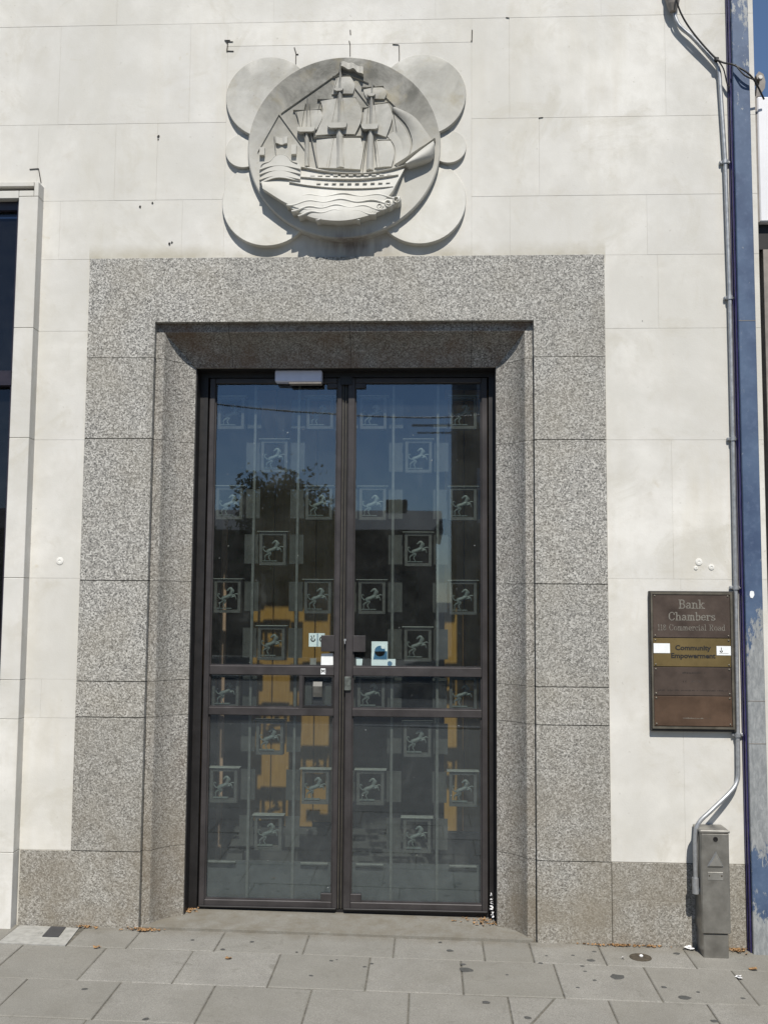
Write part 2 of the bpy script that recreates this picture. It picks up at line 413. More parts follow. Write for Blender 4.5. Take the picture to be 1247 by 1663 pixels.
for k in range(3):
    off = (.0, .2)[k % 2]
    row([-2.9+off+.4*i for i in range(14)], -1.445-.4*k, -1.045-.4*k)
far = struct(sloped('pavement', 'paving', -9, 9, -7.2, -2.245, .0))
struct(box('kerb', 'kerb', None, -60, 60, -7.35, -7.2, -.3, .02, .01))
struct(sloped('road', 'asphalt', -60, 60, -15, -7.35, -.12))
struct(box('kerb', 'kerb', None, -60, 60, -15.15, -15, -.3, .02, .01))
struct(sloped('pavement', 'paving', -60, 60, -21, -15.15, .0))
# cement patch with a small cover
p = B(); poly = [(-1.99+.003, -.27), (-1.668, -.272), (-1.69, -.03), (-1.985, -.02)]
v = [(x, y, gz(x)+.001) for x, y in poly]+[(x, y, gz(x)-.03) for x, y in poly]
p.add(v, [(0, 1, 2, 3)]+[(i, i+4, (i+1) % 4+4, (i+1) % 4) for i in range(4)]); p.out('mortar_patch', 'cement', pave)
cv = empty('stopcock_cover', (-1.78, -.1, gz(-1.78)), 'small dark rectangular water cover set in a pale cement patch', 'cover')
b = B(); poly = [(-1.825, -.035), (-1.752, -.036), (-1.738, -.17), (-1.815, -.172)]
b.add([(x, y, gz(x)+.006) for x, y in poly]+[(x, y, gz(x)-.02) for x, y in poly], [(0, 1, 2, 3)]+[(i, i+4, (i+1) % 4+4, (i+1) % 4) for i in range(4)])
b.out('lid', 'plastic_dark', cv)
B().lathe([(.012, -.02), (.012, .004), (.008, .0045), (.008, .002)], (-1.845, -.12, gz(-1.845)), 'z', 12).out('keyhole_ring', 'cement', cv)
cv = empty('inspection_cover', (.972, -.162, gz(.97)), 'round rusty iron inspection cover in the paving near the steel box', 'cover')
B().lathe([(.05, -.02), (.05, .003), (.046, .0045), (.043, .003)], (.972, -.162, gz(.97)), 'z', 28).out('rim', 'iron', cv)
B().lathe([(.0415, -.02), (.0415, .0028), (.038, .004)], (.972, -.162, gz(.97)), 'z', 28).out('lid', 'iron', cv)
B().lathe([(.008, 0), (.009, .008), (.004, .012)], (.977, -.155, gz(.97)), 'z', 8).out('lug', 'litter', cv)

# ------------------------------------------------------------------ the bank building
XL, XR = -1.752, .873          # outer edges of the granite surround
OL, OR = -1.403, .517          # its opening
IL, IR = -1.225, .340          # inside the cove
ZT, ZO, ZI = 3.36, 3.025, 2.822
WR = 1.642                     # right end of the bank's wall
bank = empty('bank_building', (-.4, .1, 0), 'pale limestone bank front with granite doorway and carved roundel', 'building')
wb = B()
Y0, Y1 = .0008, .30
wb.box(-2.07, XL, Y0, Y1, -.3, 9); wb.box(XR, WR, Y0, Y1, -.3, 9); wb.box(XL, XR, Y0, Y1, ZT-.02, 9); wb.box(-2.9, -2.07, Y0, Y1, 3.75, 9)
wall = wb.out('wall', 'lime_joint', bank)
g = .0006
def stone(x0, x1, z0, z1, y=0.0):
    y = y + random.uniform(-.0006, .0001)
    B().box(x0+g, x1-g, y, Y0+.05, z0+g, z1-g, .0005).out('stone_block', 'lime', wall)
def course(z0, z1, xs):
    for a, b in zip(xs[:-1], xs[1:]): stone(a, b, z0, z1)
WL = -2.05
course(4.625, 5.4, [-2.9, -2.45, -1.655, -.823, .021, .872, 1.30, WR])
course(5.4, 6.4, [-2.9, -2.2, -1.2, -.4, .5, 1.1, WR]); course(6.4, 9, [-2.9, -1.0, .6, WR])
course(4.085, 4.625, [-2.9, -1.95, -1.258, -1.062]); course(4.085, 4.625, [.208, .402, 1.194, WR])
stone(-1.062, .208, 4.497, 4.625)
course(3.75, 4.085, [-2.9, -2.05]); course(3.672, 4.085, [WL, -1.64, -1.42, -1.062]); course(3.672, 4.085, [.208, .552, WR])
course(ZT, 3.672, [WL, -1.92, -1.28, -1.062]); course(ZT, 3.672, [.208, .402, 1.09, WR])
stone(-1.062, .208, ZT, 4.497)
course(2.982, ZT, [WL, XL]); course(2.982, ZT, [XR, 1.14, WR])
course(2.418, 2.982, [WL, XL]); course(2.418, 2.982, [XR, WR])
course(1.715, 2.418, [WL, XL]); course(1.73, 2.418, [XR, 1.192, WR])
course(1.212, 1.715, [WL, XL]); course(1.022, 1.212, [WL, -1.93, XL]); course(.383, 1.022, [WL, XL])
course(.377, 1.73, [XR, 1.225, WR])
# plinth of granite blocks
def pst(x0, x1, z1):
    plinth = box('plinth', 'granite_joint', bank, x0, x1, -.001, .004, -.1, z1); B().box(x0+.002, x1-.002, -.006, .0035, -.12, z1-.002, .0018).out('granite_block', 'granite', plinth)
pst(XR, 1.503, .377)
# granite door surround
sb = B(); sb.box(XL+.003, OL-.02, .0015, .28, -.1, ZT-.003); sb.box(-2.0, XL+.002, .0012, .02, -.1, .38); sb.box(OR+.02, XR-.003, .0015, .28, -.1, ZT-.003); sb.box(OL-.02, OR+.02, .05, .28, ZO+.02, ZT-.003)
sur = sb.out('door_surround', 'granite_joint', bank)
def gblock(poly, dy=None):
    B().prism(poly, -.010+(random.uniform(-.001, .001) if dy is None else dy), .03).out('granite_block', 'granite', sur)
def inset(x0, x1, z0, z1, q=.0022): return [(x0+q, z0+q), (x1-q, z0+q), (x1-q, z1-q), (x0+q, z1-q)]
zsL = [-.1, .383, 1.206, 1.706, 2.424, 2.842]; zsR = [-.1, .377, 1.203, 1.703, 2.418, 2.838]
zsL = [-.1, .383, 1.03, 1.206, 1.706, 2.424, 2.842]; zsR = [-.1, .377, 1.02, 1.203, 1.703, 2.418, 2.838]
gblock(inset(-2.004, OL, zsL[0], zsL[1]), .002)
for a, b2 in zip(zsL[1:-1], zsL[2:]): gblock(inset(XL, OL, a, b2))
for a, b2 in zip(zsR[:-1], zsR[1:]): gblock(inset(OR, XR, a, b2))
q = .0005
gblock([(XL+q, zsL[-1]+q), (OL-q, zsL[-1]+q), (OL-q, ZO), (-1.03-q, ZO), (-1.03-q, ZT), (XL+q, ZT)], 0)
gblock(inset(-1.03, -.41, ZO, ZT, .0004), 0); gblock(inset(-.41, .212, ZO, ZT, .0004), 0)
gblock([(OR+q, zsR[-1]+q), (XR-q, zsR[-1]+q), (XR-q, ZT), (.212+q, ZT), (.212+q, ZO), (OR+q, ZO)], 0)
# moulded inner order: fillet and cove, swept in stones up the jambs and across the head
prof = [(0.0, .024), (.040, .024), (.043, .027)]
for k in range(1, 13):
    w = math.pi/2*k/12
    s = (1-math.cos(w))*.5+.5*k/12; d = math.sin(w)*.5+.5*k/12
    prof.append((.043+(.178-.043)*s, .027+(.15-.027)*d))
prof_back = [(.178, .165), (-.01, .165)]
def jamb(z0, z1, left, mat='granite_cove'):
    def X(s): return OL+s if left else OR-s
    full = prof + prof_back; n = len(full)
    kz = (ZO-ZI)/.178
    def top(s): return min(z1-.0012, ZO-max(s, 0)*kz)
    v = [(X(s), y, z0+.0012) for s, y in full]+[(X(s), y, top(s)) for s, y in full]
    f = [(i, (i+1) % n, (i+1) % n+n, i+n) for i in range(n)]+[tuple(range(n)), tuple(range(2*n-1, n-1, -1))]
    autosmooth(B().add(v, f).out('moulded_block', mat, sur), 35)
for a, b2 in zip(zsL[:-2], zsL[1:-1]): jamb(a, b2, True)
jamb(zsL[-2], zsL[-1]-.0, True); jamb(zsL[-1], 3.1, True)
for a, b2 in zip(zsR[:-2], zsR[1:-1]): jamb(a, b2, False)
jamb(zsR[-2], zsR[-1], False); jamb(zsR[-1], 3.1, False)
kz = (ZO-ZI)/.178
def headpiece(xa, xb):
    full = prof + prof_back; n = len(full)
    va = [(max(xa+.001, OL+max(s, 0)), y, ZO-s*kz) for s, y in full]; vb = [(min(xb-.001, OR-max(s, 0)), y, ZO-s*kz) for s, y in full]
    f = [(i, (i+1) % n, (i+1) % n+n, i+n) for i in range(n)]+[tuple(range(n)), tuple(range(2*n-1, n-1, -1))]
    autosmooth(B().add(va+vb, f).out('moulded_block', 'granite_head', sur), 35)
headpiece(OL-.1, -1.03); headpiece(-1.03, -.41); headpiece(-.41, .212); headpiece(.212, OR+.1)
# threshold
tb = B(); poly = [(OL+.01, -.02), (OR-.01, -.005), (OR-.01, .0), (IR+.1, .38), (IL-.1, .38), (OL+.01, .0)]
tp = [(-1.385, -.012), (.50, -.012), (.50, .40), (-1.385, .40)]
v = [(x, y, gz(x)+.012+max(0, y)*.05) for x, y in tp]+[(x, y, -.2) for x, y in tp]
tb.add(v, [(0, 1, 2, 3)]+[(i, i+4, (i+1) % 4+4, (i+1) % 4) for i in range(4)]); tb.out('threshold', 'paving', bank)
# black door frame lining the reveal
fb = B()
fb.box(IL-.02, IL+.004, .166, .40, -.05, ZI+.03); fb.box(IR-.004, IR+.02, .166, .40, -.05, ZI+.03); fb.box(IL, IR, .166, .40, ZI-.001, ZI+.03)
fb.box(IL+.004, -1.180, .245, .31, .02, ZI-.001); fb.box(.307, IR-.004, .245, .31, .02, ZI-.001); fb.box(-1.180, .307, .245, .31, 2.792, ZI-.001)
fb.box(-1.176, .303, .262, .30, .008, .050)  # bottom bar; its black also paints the shadow under the leaves
fb.box(-.475, -.412, .238, .246, 2.752, 2.800)
fb.out('door_frame', 'bronze_dark', bank)
# left window: projecting stone surround, dark frame, two panes
ws = B(); ws.box(-2.10, -2.012, -.002, .0015, -.1, 3.74); wsur = ws.out('window_surround', 'lime_joint', bank)
def wst(x0, x1, z0, z1, y0=-.072, y1=.06): B().box(x0+.0008, x1-.0008, y0, y1, z0+.0008, z1-.0008, .002).out('stone_block', 'lime', wsur)
zz = [-.1, .383, 1.022, 1.212, 1.715, 2.418, 2.982, 3.67]
for a, b2 in zip(zz[:-1], zz[1:]): wst(-2.112, -2.010, a, b2)
wst(-2.9, -2.034, 3.722, 3.748, -.074); wst(-2.9, -2.112, 3.660, 3.702); wst(-2.112, -2.034, 3.67, 3.702); wst(-2.034, -2.010, 3.67, 3.748)
box('drip_groove', 'chip', wsur, -2.9, -2.035, -.03, .05, 3.703, 3.721)
win = box('window', 'window_frame', bank, -2.9, -2.115, .20, .21, .45, 3.66)
B().box(-2.126, -2.113, -.05, .06, .45, 3.659).box(-2.9, -2.126, -.03, .06, 3.615, 3.659).box(-2.9, -2.120, -.055, .06, 2.69, 2.765).out('frame', 'window_frame', win)
box('pane', 'glass_dark', win, -2.9, -2.127, .0, .006, 2.766, 3.614); box('pane', 'glass_dark', win, -2.9, -2.127, .0, .006, .45, 2.689)
# repair marks, chips and plugs on the ashlar
def mark(pts, w=.0022):
    b = B()
    for (xa, za), (xb, zb) in zip(pts[:-1], pts[1:]):
        d = Vector((xb-xa, zb-za)); n = Vector((-d.y, d.x)).normalized()*w
        P = [(xa+n.x, za+n.y), (xb+n.x, zb+n.y), (xb-n.x, zb-n.y), (xa-n.x, za-n.y)]
        b.prism(P, -.0042, .002)
    b.out('crack', 'chip', wall)
mark([(-1.078, 4.532), (-1.062, 4.512), (-1.066, 4.468)]); mark([(-1.066, 4.472), (-1.03, 4.470)], .0015); mark([(-1.076, 4.530), (-1.05, 4.530)], .0015); mark([(-1.066, 4.522), (-1.035, 4.522)], .0015)
mark([(-.421, 4.574), (-.419, 4.55)]); mark([(-.426, 4.515), (-.421, 4.495), (-.420, 4.432)], .0018)
mark([(.211, 4.562), (.2095, 4.50)]); mark([(.205, 4.503), (.211, 4.500)], .0015)
mark([(-.712, 4.485), (-.703, 4.455), (-.703, 4.395)], .0018); mark([(-.703, 4.447), (-.69, 4.447)], .0014)
mark([(-.167, 4.488), (-.165, 4.44), (-.165, 4.39)], .0018); mark([(-.20, 4.492), (-.17, 4.489)], .0014)
mark([(-2.09, 3.845), (-2.043, 3.848), (-2.027, 3.772)], .0018)
mark([(.55, 4.0835), (.572, 4.086)], .0012); mark([(.385, 4.6265), (.402, 4.623)], .0012)
for x, z, r in ((-1.415, 4.013, .007), (-1.416, 3.998, .004), (-1.501, 3.637, .007), (-1.437, 3.656, .006), (-1.342, 3.439, .009), (-1.33, 3.446, .005), (1.06, 3.02, .002)):
    P = [(x+r*random.uniform(.5, 1.1)*math.cos(w), z+r*random.uniform(.6, 1.3)*math.sin(w)) for w in [i*math.pi/4 for i in range(8)]]
    B().prism(P, -.0034, .002).out('chip', 'chip', wall)
for x, z, r in ((-1.858, 1.802, .020), (1.315, 1.815, .018), (1.375, 1.79, .015), (1.30, 1.785, .010)):
    B().lathe([(r, .003), (r*.9, -.003), (r*.35, -.0045), (r*.3, -.0025)], (x, 0, z), 'y', 18).out('filled_hole', 'cleat', wall)
# ------------------------------------------------------------------ vestibule behind the doors
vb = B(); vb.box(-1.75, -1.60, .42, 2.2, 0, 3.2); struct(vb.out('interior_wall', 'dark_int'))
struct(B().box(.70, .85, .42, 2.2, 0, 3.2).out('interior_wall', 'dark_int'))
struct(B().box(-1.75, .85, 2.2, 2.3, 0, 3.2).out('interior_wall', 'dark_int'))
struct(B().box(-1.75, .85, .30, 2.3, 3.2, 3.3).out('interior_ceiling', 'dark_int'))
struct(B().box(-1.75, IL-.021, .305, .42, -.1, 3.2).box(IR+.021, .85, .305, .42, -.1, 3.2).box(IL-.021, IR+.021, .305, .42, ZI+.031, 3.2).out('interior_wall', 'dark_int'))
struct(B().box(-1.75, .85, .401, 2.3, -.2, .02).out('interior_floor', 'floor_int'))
part = empty('wooden_partition', (-.4, 1.1, .02), 'orange varnished plank partition inside the entrance, seen through the door glass', 'partition')
for x0, x1, zl in ((-1.07, -.945, .30), (-.94, -.815, .27), (-.81, -.69, .27), (-.685, -.57, .30), (.09, .205, .26), (.21, .33, .26), (.335, .45, .26)):
    B().box(x0, x1, 1.08, 1.12, zl, 2.9, .004).out('plank', 'wood', part)
B().box(-1.1, -.54, 1.07, 1.13, .02, .265).box(.07, .47, 1.07, 1.13, .02, .255).out('skirting', 'dark_int', part)
B().box(-.53, -.50, 1.07, 1.13, .02, 2.9).box(.03, .06, 1.07, 1.13, .02, 2.9).out('door_post', 'dark_int', part)
post = empty('handrail_post', (-1.22, .95, .02), 'slim pinkish timber post standing behind the left door leaf', 'post')
B().box(-1.238, -1.203, .94, .964, .02, 2.1, .004).out('shaft', 'post', post)
box('cap', 'post', post, -1.24, -1.20, .932, .972, 2.1, 2.13, .004)

# ------------------------------------------------------------------ door leaves
def horse_mesh():
    u = .000183
    def P(x, y): return ((x-625)*u, 0, -(y-725)*u)
    b = B()
    def st(pts, rs, n=8):
        pp = smooth_path([P(*q) for q in pts], 3); k = len(pp)
        rr = []
        for i in range(k):
            t = i/(k-1)*(len(rs)-1); a = min(int(t), len(rs)-2); rr.append((rs[a]+(rs[a+1]-rs[a])*(t-a))*u)
        b.tube(pp, rr, n, .75)
    st([(440, 830), (500, 785), (600, 750), (690, 705), (735, 690)], [45, 62, 58, 62, 40])        # barrel
    st([(700, 720), (715, 640), (735, 570), (715, 510), (670, 505)], [62, 58, 48, 40, 34])         # neck
    st([(690, 500), (640, 530), (590, 578)], [40, 34, 20])                                        # head looking back
    st([(690, 490), (700, 455)], [12, 5]); st([(760, 520), (790, 575), (790, 640)], [10, 18, 8])   # ear, mane
    st([(715, 745), (780, 745), (825, 720), (850, 770), (872, 825)], [38, 30, 20, 15, 12])         # near foreleg
    st([(740, 715), (800, 690), (855, 660), (905, 668), (945, 700)], [30, 22, 17, 14, 10])         # far foreleg
    st([(480, 810), (500, 860), (430, 905), (382, 950), (390, 1010), (375, 1072)], [52, 44, 30, 20, 14, 13])
    st([(520, 830), (545, 880), (495, 960), (520, 1020), (545, 1072)], [40, 34, 18, 14, 12])
    st([(435, 820), (375, 790), (335, 735), (330, 680), (365, 660), (395, 695)], [18, 18, 17, 16, 14, 8])   # tail
    return b
HB = horse_mesh()
def proto_mesh(name, b, mat, smooth=False):
    me = bpy.data.meshes.new(name); me.from_pydata(b.v, [], b.f); me.update(); me.materials.append(M[mat])
    bm = bmesh.new(); bm.from_mesh(me); bmesh.ops.recalc_face_normals(bm, faces=bm.faces); bm.to_mesh(me); bm.free()
    if smooth: me.polygons.foreach_set('use_smooth', [True]*len(me.polygons))
    return me
HM = proto_mesh('horse', HB, 'horse', True)
fr = B()
def ring(rings):
    n = 4; v = []; f = []
    for hw, hh, y, dz in rings: v += [(-hw, y, -hh+dz), (hw, y, -hh+dz), (hw, y, hh+dz), (-hw, y, hh+dz)]
    K = len(rings)
    for k in range(K):
        k2 = (k+1) % K
        for i in range(4): f.append((k*4+i, k*4+(i+1) % 4, k2*4+(i+1) % 4, k2*4+i))
    return v, f
fr.add(*ring([(.0555, .072, .0, 0), (.0705, .0875, .0, 0), (.0705, .0875, .052, 0), (.0555, .072, .052, 0)]))
FM = proto_mesh('horse_panel', fr, 'grille')
CAPM = proto_mesh('cap', B().box(-.083, .083, -.010, .050, .0890, .0925, .001), 'cap')
pl = B(); pl.box(-.058, .022, -.016, .012, -.0665, -.0625); PLM = proto_mesh('plinth', pl, 'horse')
wp = B(); wp.box(.0835, .158, .0, .008, -.078, .078); WPM = proto_mesh('wing_plate', wp, 'plate')
wp2 = B(); wp2.box(-.158, -.0835, .0, .008, -.078, .078); WPM2 = proto_mesh('wing_plate', wp2, 'plate')
wps = B(); wps.box(.0835, .118, .0, .008, -.078, .078); WPS = proto_mesh('wing_plate', wps, 'plate')
wps2 = B(); wps2.box(-.118, -.0835, .0, .008, -.078, .078); WPS2 = proto_mesh('wing_plate', wps2, 'plate')
def inst(name, me, parent, loc):
    o = bpy.data.objects.new(name, me); COL.objects.link(o); o.parent = parent; o.location = loc; return o
YP = .300     # front of the grille frames
zrows = [2.613, 2.379, 2.127, 1.884, 1.632, 1.387, 1.134, .898, .650, .412]
def leaf(name, x0, x1, gx0, gx1, cols, bars, label, skip=()):
    d = empty(name, ((x0+x1)/2, .27, .03), label, 'door')
    loc = d.location
    zt, zb = 2.790, .052; yf, yb = .248, .288
    R1, R2 = (1.225, 1.272), (1.018, 1.058)
    B().box(x0, gx0, yf, yb, zb, zt, .003).out('stile', 'bronze', d); B().box(gx1, x1, yf, yb, zb, zt, .003).out('stile', 'bronze', d)
    for za, zc in ((zb, .088), R2, R1, (2.762, zt)): B().box(gx0, gx1, yf+.002, yb, za, zc, .003).out('rail', 'bronze', d)
    # glazing beads and weather bar
    box('weather_bar', 'bronze_dark', d, x0+.004, x1-.004, yf-.012, yf, .052, .060, .002)
    for za, zc in ((.088, R2[0]), (R2[1], R1[0]), (R1[1], 2.762)):
        box('glass_pane', 'glass', d, gx0+.001, gx1-.001, .272, .278, za+.001, zc-.001)
        B().box(gx0, gx0+.006, .262, .271, za, zc).box(gx1-.006, gx1, .262, .271, za, zc).box(gx0+.006, gx1-.006, .262, .271, za, za+.006).out('glazing_bead', 'bronze', d)
    for bx in bars: box('grille_bar', 'bar', d, bx-.0065, bx+.0065, .303, .318, .08, 2.76)
    for i, zr in enumerate(zrows):
        for c in ((0, 2) if i % 2 == 0 else (1,)):
            if (i, c) in skip: continue
            cx = cols[c]
            hp = inst('horse_panel', FM, d, Vector((cx, YP, zr))-loc)
            hs = inst('horse', HM, hp, (0, .020, 0)); inst('plinth', PLM, hp, (0, .020, 0)); inst('cap', CAPM, hp, (0, 0, 0))
            inst('wing_plate', WPS2 if c == 0 else WPM2, hp, (0, .042, 0)); inst('wing_plate', WPS if c == 2 else WPM, hp, (0, .042, 0))
    k = box('kick_panel', 'kick', d, gx0-.005, gx1+.005, .318, .345, .06, .262)
    for c in (0, 2): B().box(cols[c]-.072, cols[c]+.072, .296, .317, .255, .268, .003).out('ledge', 'bar', d)
    return d
dl = leaf('door_leaf', -1.172, -.465, -1.143, -.491, (-1.066, -.829, -.587), (-.934, -.700),
          'left glazed bronze door leaf with the recessed pull handle', skip=((6, 2),))
dr = leaf('door_leaf', -.432, .300, -.396, .270, (-.302, -.060, .176), (-.194, .042),
          'right glazed bronze door leaf with the small green lock')
# lugs, lock plates
for d, s, gx in ((dl, -1, -.491), (dr, 1, -.396)):
    a, b2 = (gx-.056, gx) if s < 0 else (gx, gx+.056)
    B().box(a, b2, .251, .271, .0885, .128, .002).out('corner_plate', 'bronze', d)
    B().box(a, b2, .251, .271, 2.735, 2.762, .002).out('corner_plate', 'bronze', d)
    a, b2 = (gx-.070, gx) if s < 0 else (gx, gx+.066)
    B().box(a, b2, .250, .271, 1.348, 1.432, .002).out('lock_plate', 'bronze', d)
B().box(-.4648, -.4505, .262, .286, .054, 2.788).out('meeting_stile', 'bronze_dark', dl); B().box(-.4495, -.4323, .266, .286, .054, 2.788).out('meeting_stile', 'bronze_dark', dr)
B().box(-.4600, -.4572, .254, .2618, .054, 2.788).out('meeting_strip', 'sign_frame', dl); B().box(-.4455, -.4430, .256, .2658, .054, 2.788).out('meeting_strip', 'sign_frame', dr)
# recessed pull handle
B().box(-.672, -.654, .250, .288, 1.058, 1.225).out('mullion', 'bronze', dl)
hb = B(); hb.box(-.6535, -.4945, .300, .304, 1.0585, 1.2245); hb.box(-.6535, -.646, .250, .30, 1.0585, 1.2245); hb.box(-.503, -.4945, .250, .30, 1.0585, 1.2245); hb.box(-.646, -.503, .250, .30, 1.0585, 1.071); hb.box(-.646, -.503, .250, .30, 1.217, 1.2245)
hd = hb.out('pull_handle', 'bronze_dark', dl)
box('cheek', 'plate', hd, -.645, -.610, .280, .299, 1.072, 1.170); box('cheek', 'plate', hd, -.540, -.504, .280, .299, 1.072, 1.170)
lv = [(-.605, -.549)]
cur = [(.292, 1.196), (.262, 1.192), (.252, 1.17), (.254, 1.135), (.258, 1.115), (.266, 1.115), (.264, 1.15), (.270, 1.176), (.292, 1.182)]
v = [(-.600, y, z) for y, z in cur]+[(-.553, y, z) for y, z in cur]; n = len(cur)
B().add(v, [(i, (i+1) % n, (i+1) % n+n, i+n) for i in range(n)]+[tuple(range(n)), tuple(range(2*n-1, n-1, -1))]).out('lever', 'bar', hd)
B().box(-.600, -.553, .274, .299, 1.073, 1.10).out('lever_slot', 'bronze_dark', hd)
# green lock on the meeting stile
B().box(-.437, -.402, .236, .250, 1.150, 1.222, .004).out('lock_case', 'horse', dr)
B().box(-.441, -.430, .240, .250, 1.405, 1.415).box(-.439, -.434, .240, .250, 1.39, 1.405).out('catch', 'galv', dr)
# stickers on the panes
def card(name, x0, x1, z0, z1, label, cat, mat='paper', y=.2795, tilt=0, front=None):
    e = empty(name, ((x0+x1)/2, y, z0), label, cat)
    yy = front if front is not None else y
    P = [(x0, z0), (x1, z0+tilt), (x1-tilt*.5, z1), (x0+tilt*.3, z1-tilt)]
    B().prism(P, yy, yy+.0008).out('sheet', mat, e); return e
e = card('window_card', -.628, -.545, 1.372, 1.442, 'pale card with two dark round symbols behind the left door pane', 'card')
B().box(-.585, -.5805, .2785, .2794, 1.374, 1.440).out('blue_strip', 'paper_blue', e)
def arc(cx, cz, r, w, a0, a1, y, name, par, n=14, mat='ink'):
    v = []; f = []
    for i in range(n+1):
        t = rad(a0+(a1-a0)*i/n)
        for q in (r-w, r+w):
            v += [(cx+q*math.cos(t), y, cz+q*math.sin(t)), (cx+q*math.cos(t), y+.0006, cz+q*math.sin(t))]
    for i in range(n):
        k = 4*i; f += [(k, k+4, k+6, k+2), (k+1, k+3, k+7, k+5), (k, k+1, k+5, k+4), (k+2, k+6, k+7, k+3)]
    f += [(0, 2, 3, 1), (4*n, 4*n+1, 4*n+3, 4*n+2)]
    B().add(v, f).out(name, mat, par)
arc(-.606, 1.410, .010, .0028, 150, 380, .2786, 'symbol', e); B().prism([(-.606, 1.408), (-.598, 1.430), (-.603, 1.432)], .2786, .2792).prism([(-.606, 1.406), (-.619, 1.428), (-.614, 1.431)], .2784, .279).out('symbol', 'ink', e)
arc(-.558, 1.411, .012, .003, 40, 330, .2786, 'symbol', e)
e = card('paper_note', -.562, -.498, 1.275, 1.340, 'crumpled white paper note stuck on the left pane above the handle', 'note', 'paper', front=.2705, tilt=.004)
e = card('sticker_remnant', -.620, -.588, 1.277, 1.312, 'small grey sticker remnant beside the white note on the left pane', 'sticker', 'grey_trim')
e = card('poster_card', -.300, -.216, 1.275, 1.402, 'tall white and blue card behind the right door pane', 'card')
arc(-.256, 1.352, .014, .0139, 0, 360, .2787, 'blue_disc', e, 20, 'paper_blue'); B().prism([(-.290, 1.309), (-.218, 1.309), (-.218, 1.352), (-.284, 1.350)], .2787, .2794).out('blue_block', 'paper_blue', e)
B().lathe([(.011, 0), (.010, -.0006)], (-.240, .2786, 1.374), 'y', 14).out('pale_dot', 'paper', e)
e = card('leaflet', -.245, -.175, 1.274, 1.312, 'small white leaflet at the foot of the blue card', 'leaflet', y=.2812)
B().lathe([(.013, 0), (.012, -.0006)], (-.205, .2811, 1.288), 'y', 14).out('blue_mark', 'paper_blue', e)
e = card('paper_scrap', -.378, -.350, 1.274, 1.312, 'crumpled silvery scrap in the lower left corner of the right pane', 'scrap', tilt=-.008)
e = empty('letter_sticker', (-.548, .249, 1.236), 'small pale sticker with a dark letter M above the handle', 'sticker')
B().box(-.560, -.536, .2492, .2498, 1.232, 1.262).out('sheet', 'paper', e)
B().prism([(-.557, 1.238), (-.553, 1.238), (-.553, 1.250), (-.548, 1.242), (-.543, 1.250), (-.543, 1.238), (-.539, 1.238), (-.539, 1.257), (-.543, 1.257), (-.548, 1.250), (-.553, 1.257), (-.557, 1.257)], .2486, .2491).out('letter', 'ink', e)
# white sensor box over the doors
e = empty('door_sensor', (-.69, .19, 2.76), 'pale lilac box fixed under the granite head above the left leaf', 'sensor')
B().box(-.815, -.568, .188, .244, 2.757, 2.820, .005).out('housing', 'white_box', e); B().box(-.74, -.57, .192, .244, 2.748, 2.7565).out('lens_strip', 'grey_trim', e)

# ------------------------------------------------------------------ carved medallion
DX, DZ, DR_ = -.445, 3.930, .495
med = empty('carved_medallion', (DX, 0, 3.40), 'carved limestone roundel of a sailing ship with scalloped lobes', 'relief')
def mu(u, v): return DX+(u-614)/432*DR_, DZ-(v-562)/412*DR_
def lobe(u, v, r, pb, ptop=.002):
    cx, cz = mu(u, v); r = r/432*DR_; n = 56; rings = []
    def y(z): return -(ptop+(pb-ptop)*((cz+r-z)/(2*r)))
    vv = []; f = []
    for rr, dy in ((1.0, None), (1.0, .006), (.985, 0), (.6, 0), (.25, 0)):
        for i in range(n):
            w = 2*math.pi*i/n; x, z = cx+r*rr*math.cos(w), cz+r*rr*math.sin(w)
            vv.append((x, .003 if dy is None else y(z)+min(dy, -y(z)-.0005), z))
    for k in range(4):
        for i in range(n): f.append((k*n+i, k*n+(i+1) % n, (k+1)*n+(i+1) % n, (k+1)*n+i))
    f.append(tuple(4*n+i for i in range(n)))
    autosmooth(B().add(vv, f).out('lobe', 'lime_lobe', med), 45)
lobe(272, 330, 197, .032); lobe(962, 330, 197, .033); lobe(275, 798, 207, .037); lobe(955, 798, 204, .0375)
lobe(162, 565, 84, .027); lobe(1080, 560, 80, .0275)
def base(z): return -(.008+.060*max(0, min(1, (DZ+DR_-z)/(2*DR_))))
n = 96; vv = []; f = []
for rr, k in ((1, 0), (1, 1), (.988, 2), (.7, 2), (.4, 2), (.12, 2)):
    for i in range(n):
        w = 2*math.pi*i/n; x, z = DX+DR_*rr*math.cos(w), DZ+DR_*rr*math.sin(w)
        vv.append((x, .004 if k == 0 else base(z)+(.006 if k == 1 else 0), z))
for k in range(5):
    for i in range(n): f.append((k*n+i, k*n+(i+1) % n, (k+1)*n+(i+1) % n, (k+1)*n+i))
f.append(tuple(5*n+i for i in range(n)))
autosmooth(B().add(vv, f).out('disc', 'lime_disc', med), 40)
def resamp(pts, n):
    pp = smooth_path([Vector((a, b, 0)) for a, b in pts], 12)
    L = [0]
    for a, b in zip(pp[:-1], pp[1:]): L.append(L[-1]+(b-a).length)
    o = []; j = 0
    for i in range(n):
        t = L[-1]*i/(n-1)
        while j < len(L)-2 and L[j+1] < t: j += 1
        q = (t-L[j])/max(1e-9, L[j+1]-L[j]); o.append(pp[j].lerp(pp[j+1], q))
    return o
